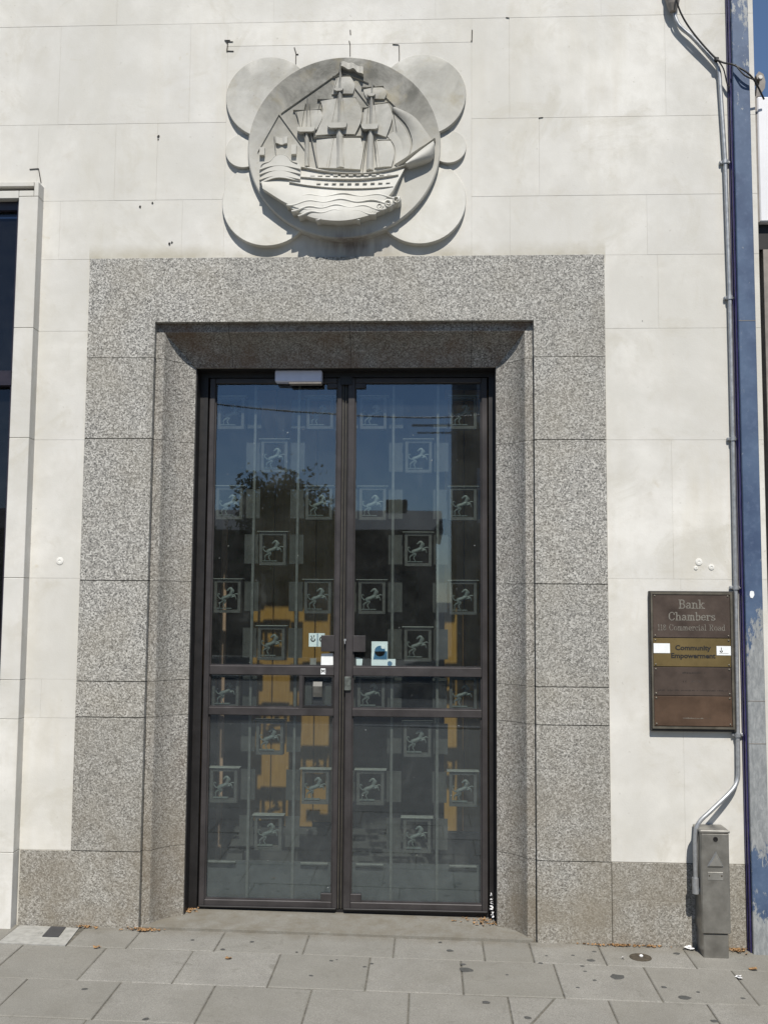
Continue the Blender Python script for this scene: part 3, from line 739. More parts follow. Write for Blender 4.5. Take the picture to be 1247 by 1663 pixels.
def patch(name, A, Bq, hf, parent, na=14, nb=10, mat='lime_carved', skirt=.004):
    a = resamp(A, na); b = resamp(Bq, na); v = []; f = []; grid = {}
    for i in range(na):
        for j in range(nb):
            t = j/(nb-1); p = a[i].lerp(b[i], t); x, z = mu(p.x, p.y)
            grid[i, j] = len(v); v.append((x, base(z)-hf(i/(na-1), t), z))
    for i in range(na-1):
        for j in range(nb-1): f.append((grid[i, j], grid[i+1, j], grid[i+1, j+1], grid[i, j+1]))
    bd = [(i, 0) for i in range(na)]+[(na-1, j) for j in range(1, nb)]+[(i, nb-1) for i in range(na-2, -1, -1)]+[(0, j) for j in range(nb-2, 0, -1)]
    k = len(v)
    for q in bd:
        x, y, z = v[grid[q]]; v.append((x, base(z)+skirt, z))
    m_ = len(bd)
    for i in range(m_): f.append((grid[bd[i]], grid[bd[(i+1) % m_]], k+(i+1) % m_, k+i))
    return autosmooth(B().add(v, f).out(name, mat, parent), 50)
def stroke(name, pts, w, h, parent, mat='lime_carved', closed=False, lift=0.0, sm=True):
    pp = smooth_path([Vector((a, b, 0)) for a, b in pts], 5) if sm else [Vector((a, b, 0)) for a, b in pts]
    ws = w if hasattr(w, '__len__') else (w, w)
    v = []; f = []; N = len(pp)
    for i, p in enumerate(pp):
        d = (pp[min(i+1, N-1)]-pp[max(i-1, 0)]).normalized(); nn = Vector((-d.y, d.x, 0)); ww = ws[0]+(ws[1]-ws[0])*i/(N-1)
        for s, hh in ((-1, -.004), (-.8, h*.55+lift), (0, h+lift), (.8, h*.55+lift), (1, -.004)):
            q = p+nn*ww*s; x, z = mu(q.x, q.y); v.append((x, base(z)-hh, z))
    for i in range(N-1):
        for j in range(4): f.append((i*5+j, i*5+j+1, i*5+j+6, i*5+j+5))
    f.append((0, 1, 2, 3, 4)); k = (N-1)*5; f.append((k, k+1, k+2, k+3, k+4))
    return autosmooth(B().add(v, f).out(name, mat, parent), 60)
def plate(name, poly, h, parent, mat='lime_carved', back=-.004):
    P = [mu(*p) for p in poly]; zc = sum(p[1] for p in P)/len(P)
    v = [(x, base(z)-h, z) for x, z in P]+[(x, base(z)-back, z) for x, z in P]; n = len(P)
    return B().add(v, [tuple(range(n)), tuple(range(2*n-1, n-1, -1))]+[(i, i+n, (i+1) % n+n, (i+1) % n) for i in range(n)]).out(name, mat, parent)
sin = math.sin; pi = math.pi
# hull
ship = patch('ship_hull', [(244, 668), (420, 655), (560, 680), (700, 690), (820, 672), (897, 652)], [(262, 765), (400, 850), (520, 870), (680, 860), (790, 830), (838, 780)],
             lambda s, t: .014+.034*min(1, t*1.3)+.016*sin(pi*min(1, s*1.02))*t, med, 26, 12)
# sea
sea = patch('sea', [(318, 800), (450, 806), (600, 800), (750, 812), (868, 806)], [(410, 868), (500, 905), (620, 918), (740, 893), (862, 838)],
            lambda s, t: .044+.026*sin(pi*t*.62)*sin(pi*(.1+.8*s)), med, 26, 12)
def wave(v0, u0, u1, amp, ph, w=5, h=.074):
    stroke('wave_crest', [(u0+(u1-u0)*i/26, v0+amp*sin(ph+i*.80)+(16*(abs(i/13-1))**2)) for i in range(27)], w*.8, .005, sea, lift=h-.014)
wave(798, 345, 862, 6, 0, 5, .064); wave(826, 372, 842, 6, .5, 5, .072); wave(852, 395, 800, 6, 1.0, 5, .076); wave(874, 425, 765, 5, 1.4, 5, .078); wave(896, 503, 694, 4, .4, 4, .074)
for cu, cvv, r in ((853, 825, 17), (818, 841, 19), (781, 854, 15), (748, 874, 14)):
    stroke('wave_curl', [(cu+r*(1-.055*i)*math.cos(i*.62), cvv+r*(1-.055*i)*sin(i*.62)) for i in range(14)], 4, .010, sea, lift=.056)
def sail(A, Bq, h=.020, nb=12, k=.003): return patch('sail', A, Bq, lambda s, t: k+h*(.08+.62*sin(pi*(.08+.66*t))*(.45+.55*sin(pi*(.12+.76*s)))), ship, 12, nb)
sail([(575, 250), (566, 290), (556, 326)], [(640, 248), (660, 286), (652, 326)], .022)
sail([(505, 352), (518, 400), (508, 455), (488, 512)], [(664, 346), (690, 400), (690, 455), (664, 512)], .026)
sail([(492, 530), (494, 590), (502, 660)], [(690, 530), (702, 590), (690, 672)], .024)
sail([(390, 400), (408, 445), (408, 488)], [(505, 394), (517, 434), (492, 488)], .020)
sail([(698, 304), (704, 328), (716, 350)], [(783, 298), (804, 322), (794, 352)], .018)
sail([(704, 388), (700, 440), (694, 490)], [(810, 374), (830, 440), (803, 527)], .026)
sail([(752, 545), (760, 600), (752, 664)], [(824, 545), (840, 600), (828, 660)], .024)
sail([(828, 402), (893, 470), (921, 550), (912, 604)], [(838, 390), (925, 436), (982, 508), (1008, 545)], .024)
sail([(834, 500), (868, 550), (872, 605), (852, 648)], [(828, 418), (888, 490), (912, 560), (906, 606)], .010)
sail([(808, 520), (838, 560), (846, 610), (840, 652)], [(840, 498), (872, 548), (880, 600), (858, 640)], .006)
patch('sail', [(1012, 556), (950, 602), (884, 658)], [(1020, 596), (1000, 640), (905, 672)], lambda s, t: .018+.045*sin(pi*(.1+.75*t)), ship, 12, 10)
# masts, tops, yards
def mast(pts, w, h): stroke('mast', pts, w, h, ship)
mast([(448, 345), (448, 485)], (4, 8), .020); mast([(448, 505), (450, 580), (452, 655)], (10, 13), .024)
mast([(594, 185), (594, 320)], (4, 9), .024); mast([(594, 322), (594, 472)], (11, 16), .027); mast([(594, 490), (598, 570), (602, 664)], (17, 22), .030)
mast([(738, 278), (738, 342)], (4, 7), .022); mast([(736, 345), (735, 478)], (9, 11), .026); mast([(734, 498), (733, 580), (732, 675)], (14, 17), .030)
def top(u0, u1, v0, v1, h): plate('crow_nest', [(u0, v0), (u1, v0), (u1-4, v1-4), (u1-14, v1), (u0+14, v1), (u0+4, v1-4)], h, ship)
top(406, 488, 485, 506, .034); top(543, 630, 470, 493, .040); top(694, 770, 477, 500, .038); top(566, 610, 308, 320, .030); top(716, 754, 334, 346, .028)
def yard(a, b, w=3.4, h=.015): stroke('yard', [a, ((a[0]+b[0])/2, (a[1]+b[1])/2+2), b], w, h, ship)
yard((492, 350), (668, 346)); yard((478, 524), (700, 522), 4.5, .019); yard((560, 244), (640, 242)); yard((384, 398), (512, 396)); yard((690, 298), (790, 294)); yard((752, 376), (812, 368)); yard((696, 392), (728, 388)); yard((765, 540), (824, 538), 5)
def shroud(a, b, w=1.6, h=.022): stroke('rope', [a, b], w, h, ship, sm=False)
for a, b in (((586, 322), (560, 470)), ((602, 322), (624, 470)), ((576, 494), (552, 656)), ((612, 494), (618, 656)), ((726, 346), (714, 476)), ((746, 346), (762, 476)), ((722, 500), (700, 676)), ((748, 500), (764, 664)), ((440, 370), (424, 484)), ((458, 370), (468, 484)), ((436, 508), (462, 654)), ((466, 508), (498, 656))): shroud(a, b)
for a, b in (((588, 226), (330, 410)), ((320, 416), (230, 584)), ((322, 416), (444, 582)), ((598, 224), (722, 276)), ((742, 284), (842, 386)), ((662, 300), (732, 392))): stroke('rope', [a, b], 2.2, .009, ship, sm=False)
for a, b in (((570, 500), (540, 656)), ((624, 500), (650, 670)), ((718, 502), (690, 672)), ((752, 502), (778, 662)), ((668, 350), (700, 520)), ((505, 352), (480, 520)), ((398, 400), (420, 486)), ((830, 385), (850, 500)), ((870, 640), (1004, 548)), ((594, 200), (566, 310)), ((594, 200), (612, 310))): stroke('rope', [a, b], 1.3, .016, ship, sm=False)
# bowsprit, pennant, poop
stroke('bowsprit', [(850, 656), (930, 605), (1020, 543)], (9, 5), .036, ship)
patch('pennant', [(598, 178), (615, 180), (638, 182), (655, 190), (672, 196), (698, 208)], [(598, 208), (615, 216), (638, 222), (655, 222), (672, 234), (699, 250)], lambda s, t: .012+.022*t+.007*sin(s*15), ship, 24, 6)
castle = patch('stern_castle', [(244, 676), (258, 654), (292, 644), (312, 624), (340, 614), (368, 624), (386, 644), (414, 652), (428, 668)], [(250, 738), (285, 728), (312, 720), (340, 718), (372, 722), (428, 732)], lambda s, t: .032+.015*sin(pi*(.10+.80*s))+.004*t, ship, 18, 8)
for dv in (0, 22, 46): stroke('rail', [(246, 690+dv-8), (290, 676+dv-8), (335, 672+dv-8), (380, 678+dv-8), (427, 688+dv-8)], 2.2, .006, ship, lift=.044)
stroke('rail', [(252, 662), (262, 652), (292, 643), (312, 623), (340, 613), (368, 623), (386, 643), (412, 652)], 2.8, .007, ship, lift=.040)
plate('lantern', [(240, 570), (262, 570), (262, 604), (240, 604)], .022, ship); plate('lantern', [(382, 560), (404, 560), (404, 602), (382, 602)], .022, ship)
stroke('flag_staff', [(302, 518), (314, 612)], 3, .016, ship, sm=False)
patch('flag', [(304, 518), (330, 524), (362, 520)], [(310, 548), (335, 554), (362, 550)], lambda s, t: .013+.005*sin(s*9), ship, 10, 5)
stroke('wale', [(380, 738), (470, 755), (600, 768), (720, 770), (838, 764)], 2.4, .006, ship, lift=.046)
stroke('wale', [(428, 712), (560, 722), (700, 724), (860, 708)], 2.4, .006, ship, lift=.036)
stroke('wale', [(428, 664), (560, 688), (700, 696), (820, 680), (890, 662)], 2.4, .006, ship, lift=.028)
for uu in range(470, 850, 34): plate('gun_port', [(uu, 700+2*sin(uu)), (uu+20, 701), (uu+20, 705), (uu, 705)], .029, ship)
for uu in range(500, 840, 34): plate('gun_port', [(uu, 742), (uu+18, 742), (uu+18, 745), (uu, 745)], .0445, ship)

# ------------------------------------------------------------------ directory sign
sx0, sx1, sz0, sz1 = 1.066, 1.474, .999, 1.672
sg = empty('directory_sign', ((sx0+sx1)/2, 0, sz0), 'framed bronze directory of four plates beside the conduit', 'sign')
B().box(sx0, sx1, -.026, .002, sz0, sz1, .003).out('backing', 'sign_back', sg)
fi = .012
fbm = B(); fbm.box(sx0+.006, sx1-.012, -.034, -.0262, sz1-.016, sz1-.005); fbm.box(sx0+.006, sx1-.012, -.034, -.0262, sz0+.014, sz0+.024)
fbm.box(sx0+.006, sx0+.014, -.034, -.0262, sz0+.024, sz1-.016); fbm.box(sx1-.022, sx1-.012, -.034, -.0262, sz0+.024, sz1-.016)
fbm.out('frame', 'sign_frame', sg)
px0, px1 = sx0+.0155, sx1-.0235
def zpx(vp): return sz1-(vp-165)/(1435-165)*(sz1-sz0)       # rows measured down the sign face
plates = []
for (va, vb2, mt) in ((192, 590, 'brass_dark'), (594, 852, 'brass_gold'), (856, 1112, 'brass_dark'), (1115, 1385, 'brass_red')):
    p_ = B().box(px0, px1, -.031, -.0263, zpx(vb2)+.0006, zpx(va)-.0006, .001).out('plate', mt, sg); plates.append(p_)
    for xx in (px0+.010, px1-.010):
        for zz_ in (zpx(va)-.010, zpx(vb2)+.010): B().lathe([(.0045, 0), (.0045, -.002), (.002, -.0035)], (xx, -.031, zz_), 'y', 10).out('screw', 'sign_frame', p_)
def text_mesh(s, h, x, z, y, mat, par, off=0.0, wide=1.0):
    cu = bpy.data.curves.new('lettering', 'FONT'); cu.body = s; cu.size = 1; cu.align_x = 'CENTER'; cu.offset = off; cu.extrude = .02; cu.resolution_u = 3
    o = bpy.data.objects.new('lettering', cu); COL.objects.link(o)
    bpy.context.view_layer.update()
    me = bpy.data.meshes.new_from_object(o.evaluated_get(bpy.context.evaluated_depsgraph_get()))
    bpy.data.objects.remove(o); k = h/.70
    for v_ in me.vertices: v_.co = (x+v_.co.x*k*wide, y-v_.co.z*.02, z+v_.co.y*k)
    me.materials.clear(); me.materials.append(M[mat]); me.name = 'lettering'
    return link(bpy.data.objects.new('lettering', me), par)
scx = (px0+px1)/2
text_mesh('Community', .0225, scx+.004, zpx(700), -.0316, 'ink', plates[1], .03, 1.10); text_mesh('Empowerment', .0225, scx+.004, zpx(772), -.0316, 'ink', plates[1], .03, 1.10)
# slab-serif letters drawn with strokes: (polyline list, advance)
GL = {
 'B': ([[(.15, 0), (.15, 1)], [(0, 1), (.45, 1), (.6, .88), (.6, .65), (.45, .53), (.15, .53)], [(.45, .53), (.65, .4), (.65, .14), (.48, 0), (0, 0)]], .82),
 'C': ([[(.68, .72), (.66, .9), (.5, 1), (.28, 1), (.08, .8), (.04, .5), (.08, .2), (.28, 0), (.5, 0), (.68, .2)]], .85),
 'R': ([[(.15, 0), (.15, 1)], [(0, 0), (.3, 0)], [(0, 1), (.45, 1), (.62, .88), (.62, .62), (.45, .5), (.15, .5)], [(.4, .5), (.62, 0), (.78, 0)]], .88),
 'a': ([[(.08, .5), (.2, .64), (.4, .62), (.47, .5), (.47, .06), (.6, 0)], [(.47, .38), (.18, .32), (.05, .18), (.14, .02), (.32, 0), (.47, .14)]], .70),
 'n': ([[(0, .64), (.15, .64), (.15, 0)], [(.02, 0), (.28, 0)], [(.15, .45), (.3, .64), (.48, .6), (.54, .45), (.54, 0)], [(.42, 0), (.68, 0)]], .78),
 'k': ([[(0, 1), (.15, 1), (.15, 0)], [(.02, 0), (.28, 0)], [(.15, .25), (.52, .62)], [(.42, .64), (.64, .64)], [(.28, .38), (.56, 0)], [(.44, 0), (.7, 0)]], .78),
 'h': ([[(0, 1), (.15, 1), (.15, 0)], [(.02, 0), (.28, 0)], [(.15, .45), (.3, .64), (.48, .6), (.54, .45), (.54, 0)], [(.42, 0), (.68, 0)]], .78),
 'm': ([[(0, .64), (.15, .64), (.15, 0)], [(.02, 0), (.28, 0)], [(.15, .45), (.28, .64), (.42, .6), (.47, .45), (.47, 0)], [(.36, 0), (.58, 0)], [(.47, .45), (.6, .64), (.74, .6), (.79, .45), (.79, 0)], [(.68, 0), (.92, 0)]], 1.02),
 'b': ([[(0, 1), (.15, 1), (.15, 0)], [(.15, .45), (.3, .64), (.5, .58), (.58, .32), (.5, .05), (.3, 0), (.15, .14)]], .72),
 'e': ([[(.06, .35), (.55, .35), (.5, .56), (.32, .65), (.12, .55), (.06, .32), (.14, .08), (.34, 0), (.55, .12)]], .68),
 'r': ([[(0, .64), (.15, .64), (.15, 0)], [(0, 0), (.32, 0)], [(.15, .42), (.3, .62), (.46, .62), (.46, .52)]], .58),
 's': ([[(.44, .5), (.42, .62), (.2, .64), (.08, .52), (.14, .4), (.4, .28), (.48, .14), (.34, 0), (.12, .02), (.06, .16)]], .60),
 'o': ([[(.32, .65), (.12, .56), (.05, .32), (.12, .08), (.32, 0), (.52, .08), (.59, .32), (.52, .56), (.32, .65)]], .72),
 'c': ([[(.52, .48), (.46, .62), (.28, .65), (.1, .54), (.05, .32), (.1, .1), (.28, 0), (.5, .1)]], .64),
 'i': ([[(0, .64), (.15, .64), (.15, 0)], [(0, 0), (.3, 0)], [(.15, .84), (.15, .94)]], .42),
 'l': ([[(0, 1), (.15, 1), (.15, 0)], [(0, 0), (.3, 0)]], .42),
 'd': ([[(.36, 1), (.5, 1), (.5, 0), (.64, 0)], [(.5, .48), (.36, .65), (.14, .58), (.06, .32), (.14, .06), (.34, 0), (.5, .16)]], .76),
 '1': ([[(.06, .85), (.2, 1), (.2, 0)], [(.02, 0), (.38, 0)]], .50),
 '8': ([[(.3, .53), (.12, .65), (.12, .88), (.3, 1), (.48, .88), (.48, .65), (.3, .53), (.08, .38), (.08, .12), (.3, 0), (.52, .12), (.52, .38), (.3, .53)]], .70),
 ' ': ([], .5)}
def serif(s, h, x, z, y, mat, par, w=.085, sp=1.0):
    W_ = sum(GL[c][1] for c in s)*h*sp; cx = x-W_/2; b = B()
    for ch in s:
        for pl_ in GL[ch][0]:
            pts = [(cx+a*h*sp, z+c_*h) for a, c_ in pl_]
            for (xa, za), (xb, zb) in zip(pts[:-1], pts[1:]):
                d = Vector((xb-xa, zb-za)); d.normalize(); nn = Vector((-d.y, d.x))*h*w*.5; e_ = d*h*w*.4
                if abs(d.y) > .8: nn *= 1.5
                b.prism([(xa-e_.x+nn.x, za-e_.y+nn.y), (xb+e_.x+nn.x, zb+e_.y+nn.y), (xb+e_.x-nn.x, zb+e_.y-nn.y), (xa-e_.x-nn.x, za-e_.y-nn.y)], y-.0002*random.random(), y+.0006)
        cx += GL[ch][1]*h*sp
    return b.out('lettering', mat, par)
serif('Bank', .040, scx+.004, zpx(322), -.0316, 'engrave', plates[0], .11, 1.02); serif('Chambers', .037, scx+.004, zpx(430), -.0316, 'engrave', plates[0], .11, 1.02); serif('118 Commercial Road', .0275, scx, zpx(522), -.0316, 'engrave', plates[0], .07, .92)
# worn lines that can no longer be read
def worn(x0, x1, z, h, mat, par, dens=.9):
    b = B(); x = x0
    while x < x1:
        w = random.uniform(.0025, .006)
        if random.random() < dens: b.box(x, x+w, -.0314, -.0308, z+random.uniform(0, h*.2), z+h*random.uniform(.55, 1))
        x += w+random.uniform(.0012, .003)
    b.out('worn_lettering', mat, par)
worn(scx-.055, scx+.058, zpx(916), .011, 'engrave_ink', plates[2]); worn(scx-.045, scx-.03, zpx(995), .013, 'engrave_ink', plates[2]); worn(scx-.01, scx+.035, zpx(992), .010, 'engrave_faint', plates[2], .6)
worn(px0+.02, px1-.02, zpx(1072), .008, 'engrave_ink', plates[2])
worn(scx-.048, scx+.045, zpx(1318), .005, 'engrave', plates[3], .95); worn(scx+.05, scx+.08, zpx(1316), .005, 'engrave_faint', plates[3], .6)
def sticker(x0, x1, z0, z1, label):
    e = empty('sticker', ((x0+x1)/2, -.031, z0), label, 'sticker'); B().box(x0, x1, -.0324, -.0313, z0, z1).out('sheet', 'paper', e); return e
sticker(px0+.001, px0+.079, zpx(730), zpx(642), 'blank white sticker at the left end of the brass plate')
e = sticker(px1-.068, px1-.0005, zpx(745), zpx(662), 'white sticker with a dark hand symbol at the right end of the brass plate')
arc(px1-.046, zpx(706), .0055, .002, 160, 380, -.0330, 'symbol', e, 10); B().box(px1-.0470, px1-.0440, -.0330, -.0325, zpx(704), zpx(675)).out('symbol', 'ink', e); B().box(px1-.056, px1-.012, -.0328, -.0325, zpx(729), zpx(726)).out('caption_line', 'grey_trim', e)

# ------------------------------------------------------------------ steel post box, conduit, cables
bxz = gz(1.31)
bxo = empty('steel_service_box', (1.315, -.08, bxz), 'tall stainless steel service box standing against the plinth', 'service box')
B().box(1.262, 1.392, -.135, -.0065, bxz+.108, .548, .004).out('casing', 'steel', bxo)
B().box(1.268, 1.382, -.130, -.0065, bxz-.01, bxz+.106, .003).out('base', 'steel', bxo)
B().box(1.259, 1.395, -.140, -.0065, .549, .562, .003).out('lid', 'steel', bxo)
door = B().box(1.2655, 1.3885, -.1385, -.1352, bxz+.112, .546, .001).out('door', 'steel', bxo)
tri = [(1.287, .398), (1.364, .398), (1.330, .468)]
def fram(P, wd, y0, y1, name, mat, par):
    c = Vector((sum(p[0] for p in P)/len(P), sum(p[1] for p in P)/len(P))); Q = [(c.x+(p[0]-c.x)*wd, c.y+(p[1]-c.y)*wd) for p in P]
    n = len(P); v = [(x, y0, z) for x, z in P]+[(x, y0, z) for x, z in Q]+[(x, y1, z) for x, z in P]
    B().add(v, [(i, (i+1) % n, (i+1) % n+n, i+n) for i in range(n)]+[(i, i+2*n, (i+1) % n+2*n, (i+1) % n) for i in range(n)]+[tuple(n+i for i in range(n))]).out(name, mat, par)
B().add([(x, -.1386, z) for x, z in tri]+[(1.327+(x-1.327)*.78, -.1465, .421+(z-.421)*.78) for x, z in tri], [(0, 1, 4, 3), (1, 2, 5, 4), (2, 0, 3, 5), (3, 4, 5)]).out('warning_triangle', 'steel_light', door)
B().box(1.290, 1.361, -.1405, -.1386, .338, .374, .001).out('label_plate', 'steel_light', door)
for xx in (1.297, 1.354): B().lathe([(.0035, 0), (.0035, -.0025)], (xx, -.1406, .358), 'y', 8).out('rivet', 'iron', door)
B().lathe([(.011, 0), (.011, -.003), (.006, -.0032), (.0055, -.001)], (1.329, -.1386, .523), 'y', 14).out('key_lock', 'bronze_dark', door)
cd = empty('wall_conduit', (1.478, -.03, .35), 'thin galvanised conduit pipe clipped to the wall beside the blue pilaster', 'conduit')
yc = -.019
path = [(1.224, yc, 4.80), (1.232, yc, 4.66), (1.262, yc-.003, 4.555), (1.33, yc-.006, 4.485), (1.435, yc-.003, 4.355), (1.458, yc, 4.31), (1.463, yc, 4.25)]
pipe = smooth_path(path, 6)+[Vector((1.480, yc, 3.83)), Vector((1.487, yc, 3.13)), Vector((1.487, yc, 2.42)), Vector((1.484, yc, 1.69)), Vector((1.478, yc, 1.0))]
pipe += smooth_path([(1.476, yc, .84), (1.470, yc-.003, .775), (1.435, yc-.02, .725), (1.33, yc-.055, .640), (1.268, yc-.068, .585), (1.250, yc-.070, .520), (1.247, yc-.070, .30)], 6)
autosmooth(B().tube(pipe, .0105, 12).out('pipe', 'galv', cd), 50)
B().tube([(1.247, yc-.070, .335), (1.247, yc-.070, .262)], .0165, 14).tube([(1.247, yc-.070, .280), (1.2625, yc-.070, .280)], .013, 12).out('end_fitting', 'galv', cd)
for zc, xc in ((3.83, 1.480), (3.13, 1.487), (2.42, 1.487), (1.69, 1.484), (.985, 1.478)):
    B().box(xc-.027, xc+.027, -.016, .0, zc-.009, zc+.009, .003).tube([(xc, yc, zc-.009), (xc, yc, zc+.009)], .0150, 12).lathe([(.004, 0), (.004, -.003)], (xc-.021, -.016, zc), 'y', 8).lathe([(.004, 0), (.004, -.003)], (xc+.021, -.016, zc), 'y', 8).out('pipe_clip', 'galv', cd)
jb = empty('junction_box', (1.235, -.03, 4.66), 'grey tapered junction head at the top of the conduit', 'junction box')
B().lathe([(.016, -.085), (.030, -.05), (.036, -.02), (.036, .05)], (1.23, -.035, 4.705), 'z', 20).out('boot', 'grey_trim', jb)
B().lathe([(.034, .0), (.044, .0), (.044, .015), (.038, .017), (.038, .09), (.03, .1)], (1.23, -.035, 4.757), 'z', 20).out('head', 'galv', jb)
cb = empty('black_cable', (1.55, -.06, 4.2), 'black cable sagging from the conduit across the blue pilaster', 'cable')
B().tube(smooth_path([(1.268, -.075, 4.86), (1.262, -.085, 4.74), (1.238, -.08, 4.655), (1.30, -.055, 4.53), (1.44, -.045, 4.36), (1.52, -.085, 4.30), (1.60, -.09, 4.235), (1.68, -.02, 4.155)], 8), .0048, 8).out('strand', 'cable', cb, True)
B().tube(smooth_path([(1.44, -.045, 4.36), (1.475, -.04, 4.31), (1.495, -.03, 4.235), (1.512, -.03, 4.215)], 6), .0034, 8).tube(smooth_path([(1.52, -.086, 4.305), (1.56, -.095, 4.245), (1.61, -.09, 4.222)], 6), .004, 8).out('strand', 'cable', cb, True)
B().lathe([(.012, -.008), (.012, .008)], (1.442, -.04, 4.358), 'z', 10).out('tie', 'cable', cb)
# ------------------------------------------------------------------ neighbouring shopfront
pil = empty('shopfront_pilaster', (1.57, -.04, 0), 'narrow blue pilaster with peeling paint at the wall end', 'pilaster')
B().box(1.5155, 1.598, -.062, .0, gz(1.56)-.05, 9, .003).out('shaft', 'blue', pil)
B().box(1.5078, 1.515, -.040, .0, gz(1.5)-.05, 9, .002).out('moulding', 'violet', pil)
B().box(1.5035, 1.5072, -.016, .0, gz(1.5)-.05, 9).out('moulding', 'violet', pil)
for zc in (4.9, 3.0, 1.15, .95): B().box(1.5165, 1.597, -.0632, -.0621, zc, zc+.003).out('paint_seam', 'grey_trim', pil)
P = [(1.545+.0125*math.cos(i*pi/5)*1.0, 1.655+.020*math.sin(i*pi/5)) for i in range(10)]
P = [(1.538, 1.672), (1.546, 1.675), (1.556, 1.672), (1.558, 1.655), (1.550, 1.640), (1.540, 1.642), (1.536, 1.655)]
tag(B().prism(P, -.0636, -.0622).out('torn_sticker', 'paper'), 'small torn white sticker remnant on the blue pilaster', 'sticker')
shop = empty('neighbouring_shop', (2.6, .4, 0), 'neighbouring shop with white fascia board beyond the blue pilaster', 'shop')
B().box(1.656, 5.5, .01, .4, 3.53, 4.185, .006).out('fascia', 'white_board', shop)
B().box(1.644, 1.655, .015, .4, 3.53, 4.19).out('fascia_end', 'grey_trim', shop)
B().box(1.648, 5.5, .05, .5, 3.40, 3.529).out('soffit', 'bronze_dark', shop)
B().box(1.68, 1.74, .05, .4, -.1, 3.40).out('door_post', 'grey_trim', shop)
box('shop_window', 'glass_dark', shop, 1.74, 5.5, .2, .21, .45, 3.40); box('stall_riser', 'violet', shop, 1.74, 5.5, .15, .4, -.1, .45)
box('back_wall', 'dark_int', shop, 1.67, 5.5, 1.5, 1.7, -.1, 4.15); box('flat_roof', 'roof', shop, 1.67, 5.5, .4, 1.7, 4.10, 4.16)
orn = empty('fascia_bracket', (1.70, .06, 4.19), 'weathered scrolled bracket on top of the white fascia end', 'bracket')
prf = [(x_-.028, z_) for x_, z_ in [(1.682, 4.19), (1.702, 4.19), (1.712, 4.215), (1.728, 4.235), (1.732, 4.27), (1.722, 4.31), (1.700, 4.325), (1.685, 4.305), (1.690, 4.285), (1.705, 4.285), (1.700, 4.255), (1.688, 4.235)]]
B().prism(prf, .02, .09).out('scroll', 'grey_trim', orn); B().lathe([(.012, 0), (.010, -.006)], (1.678, .02, 4.292), 'y', 12).out('boss', 'lime', orn)

# ------------------------------------------------------------------ litter, gum, leaves
def blob(x, y, r, h, asp=1.0):
    n = 10; b = B(); P = []
    for i in range(n):
        w = 2*pi*i/n; q = r*random.uniform(.75, 1.15); P.append((x+q*math.cos(w)*asp, y+q*math.sin(w)))
    v = [(a, c_, gz(a)+.0008) for a, c_ in P]+[(x+(a-x)*.7, y+(c_-y)*.7, gz(a)+h) for a, c_ in P]
    b.add(v, [(i, (i+1) % n, (i+1) % n+n, i+n) for i in range(n)]+[tuple(n+i for i in range(n))]); return b
gums = [(-1.107, -.141, 9), (-.942, -.249, 10), (-.828, -.135, 9), (-1.406, -.763, 12), (-1.078, -1.022, 12), (-.433, -.345, 10), (-.502, -.529, 10), (-.28, -.403, 9), (.167, -.391, 28), (.10, -.157, 14), (.057, -.052, 8), (.234, -.74, 14), (.739, -.221, 17), (.819, -.41, 30), (1.06, -.614, 22), (.771, -.105, 9), (.389, -.876, 14), (.999, -.509, 11), (1.116, -.839, 14), (.541, -.183, 7), (.664, -.164, 8), (.686, -.298, 10), (.504, -.282, 12), (.342, -.436, 7), (1.154, -.091, 14), (.155, -.33, 12), (.715, -.46, 9), (.69, -.36, 8), (1.30, -.60, 9), (1.13, -.55, 8), (-.25, -.36, 8), (-.41, -.33, 5), (-.6, -.25, 6), (.63, -.55, 7)]
BIG = {(.167, -.391): 'broad dark gum stain on the slab joint in front of the right door leaf', (.819, -.41): 'broad dark gum stain on the slab in front of the right granite jamb',
       (1.06, -.614): 'broad dark gum stain near the slab joint in front of the steel box', (.739, -.221): 'medium dark gum stain just left of the round iron cover',
       (-1.406, -.763): 'lone dark gum spot on the front slab at the far left', (-1.078, -1.022): 'lone dark gum spot at the bottom edge left of centre'}
for x, y, r in gums:
    o = blob(x, y, r/1000*1.05, .0022, 1.15).out('gum_spot', 'gum'); tag(o, BIG.get((x, y), 'small flattened dark gum spot trodden onto the paving slabs'), 'gum spot', 'gum spots on the paving')
def leafpiece(b, x, y, r, z=None):
    a = random.uniform(0, 2*pi); t = [random.uniform(.3, 1.0) for _ in range(6)]; z0 = (gz(x)+.003 if z is None else z)
    v = [(x, y, z0+.003)]+[(x+r*t[i]*math.cos(a+i*pi/3), y+r*t[i]*math.sin(a+i*pi/3), z0+random.uniform(0, .008)) for i in range(6)]
    b.add(v, [(0, i+1, (i+1) % 6+1) for i in range(6)])
def drift(cx, cy, sx, sy, n, label):
    b = B()
    for _ in range(n): leafpiece(b, random.gauss(cx, sx), min(-.006, random.gauss(cy, sy)) if cy < .1 else random.gauss(cy, sy), random.uniform(.004, .013), None if cy < .1 else gz(cx)+.018+random.uniform(0, .012))
    return tag(b.out('leaf_litter', 'leaf'), label, 'leaf litter', None, 'stuff')
drift(-1.375, -.028, .045, .012, 90, 'brown leaf crumbs gathered at the left foot of the doorway')
drift(.92, -.016, .085, .008, 110, 'brown leaf crumbs gathered along the foot of the right plinth')
drift(1.45, -.03, .025, .02, 70, 'brown leaf crumbs behind the steel service box')
drift(-1.655, -.02, .02, .006, 25, 'brown leaf crumbs at the plinth beside the cement patch')
drift(-1.20, .215, .015, .02, 30, 'leaf crumbs in the left corner of the door recess'); drift(.29, .20, .06, .03, 80, 'leaf crumbs in the right corner of the door recess')
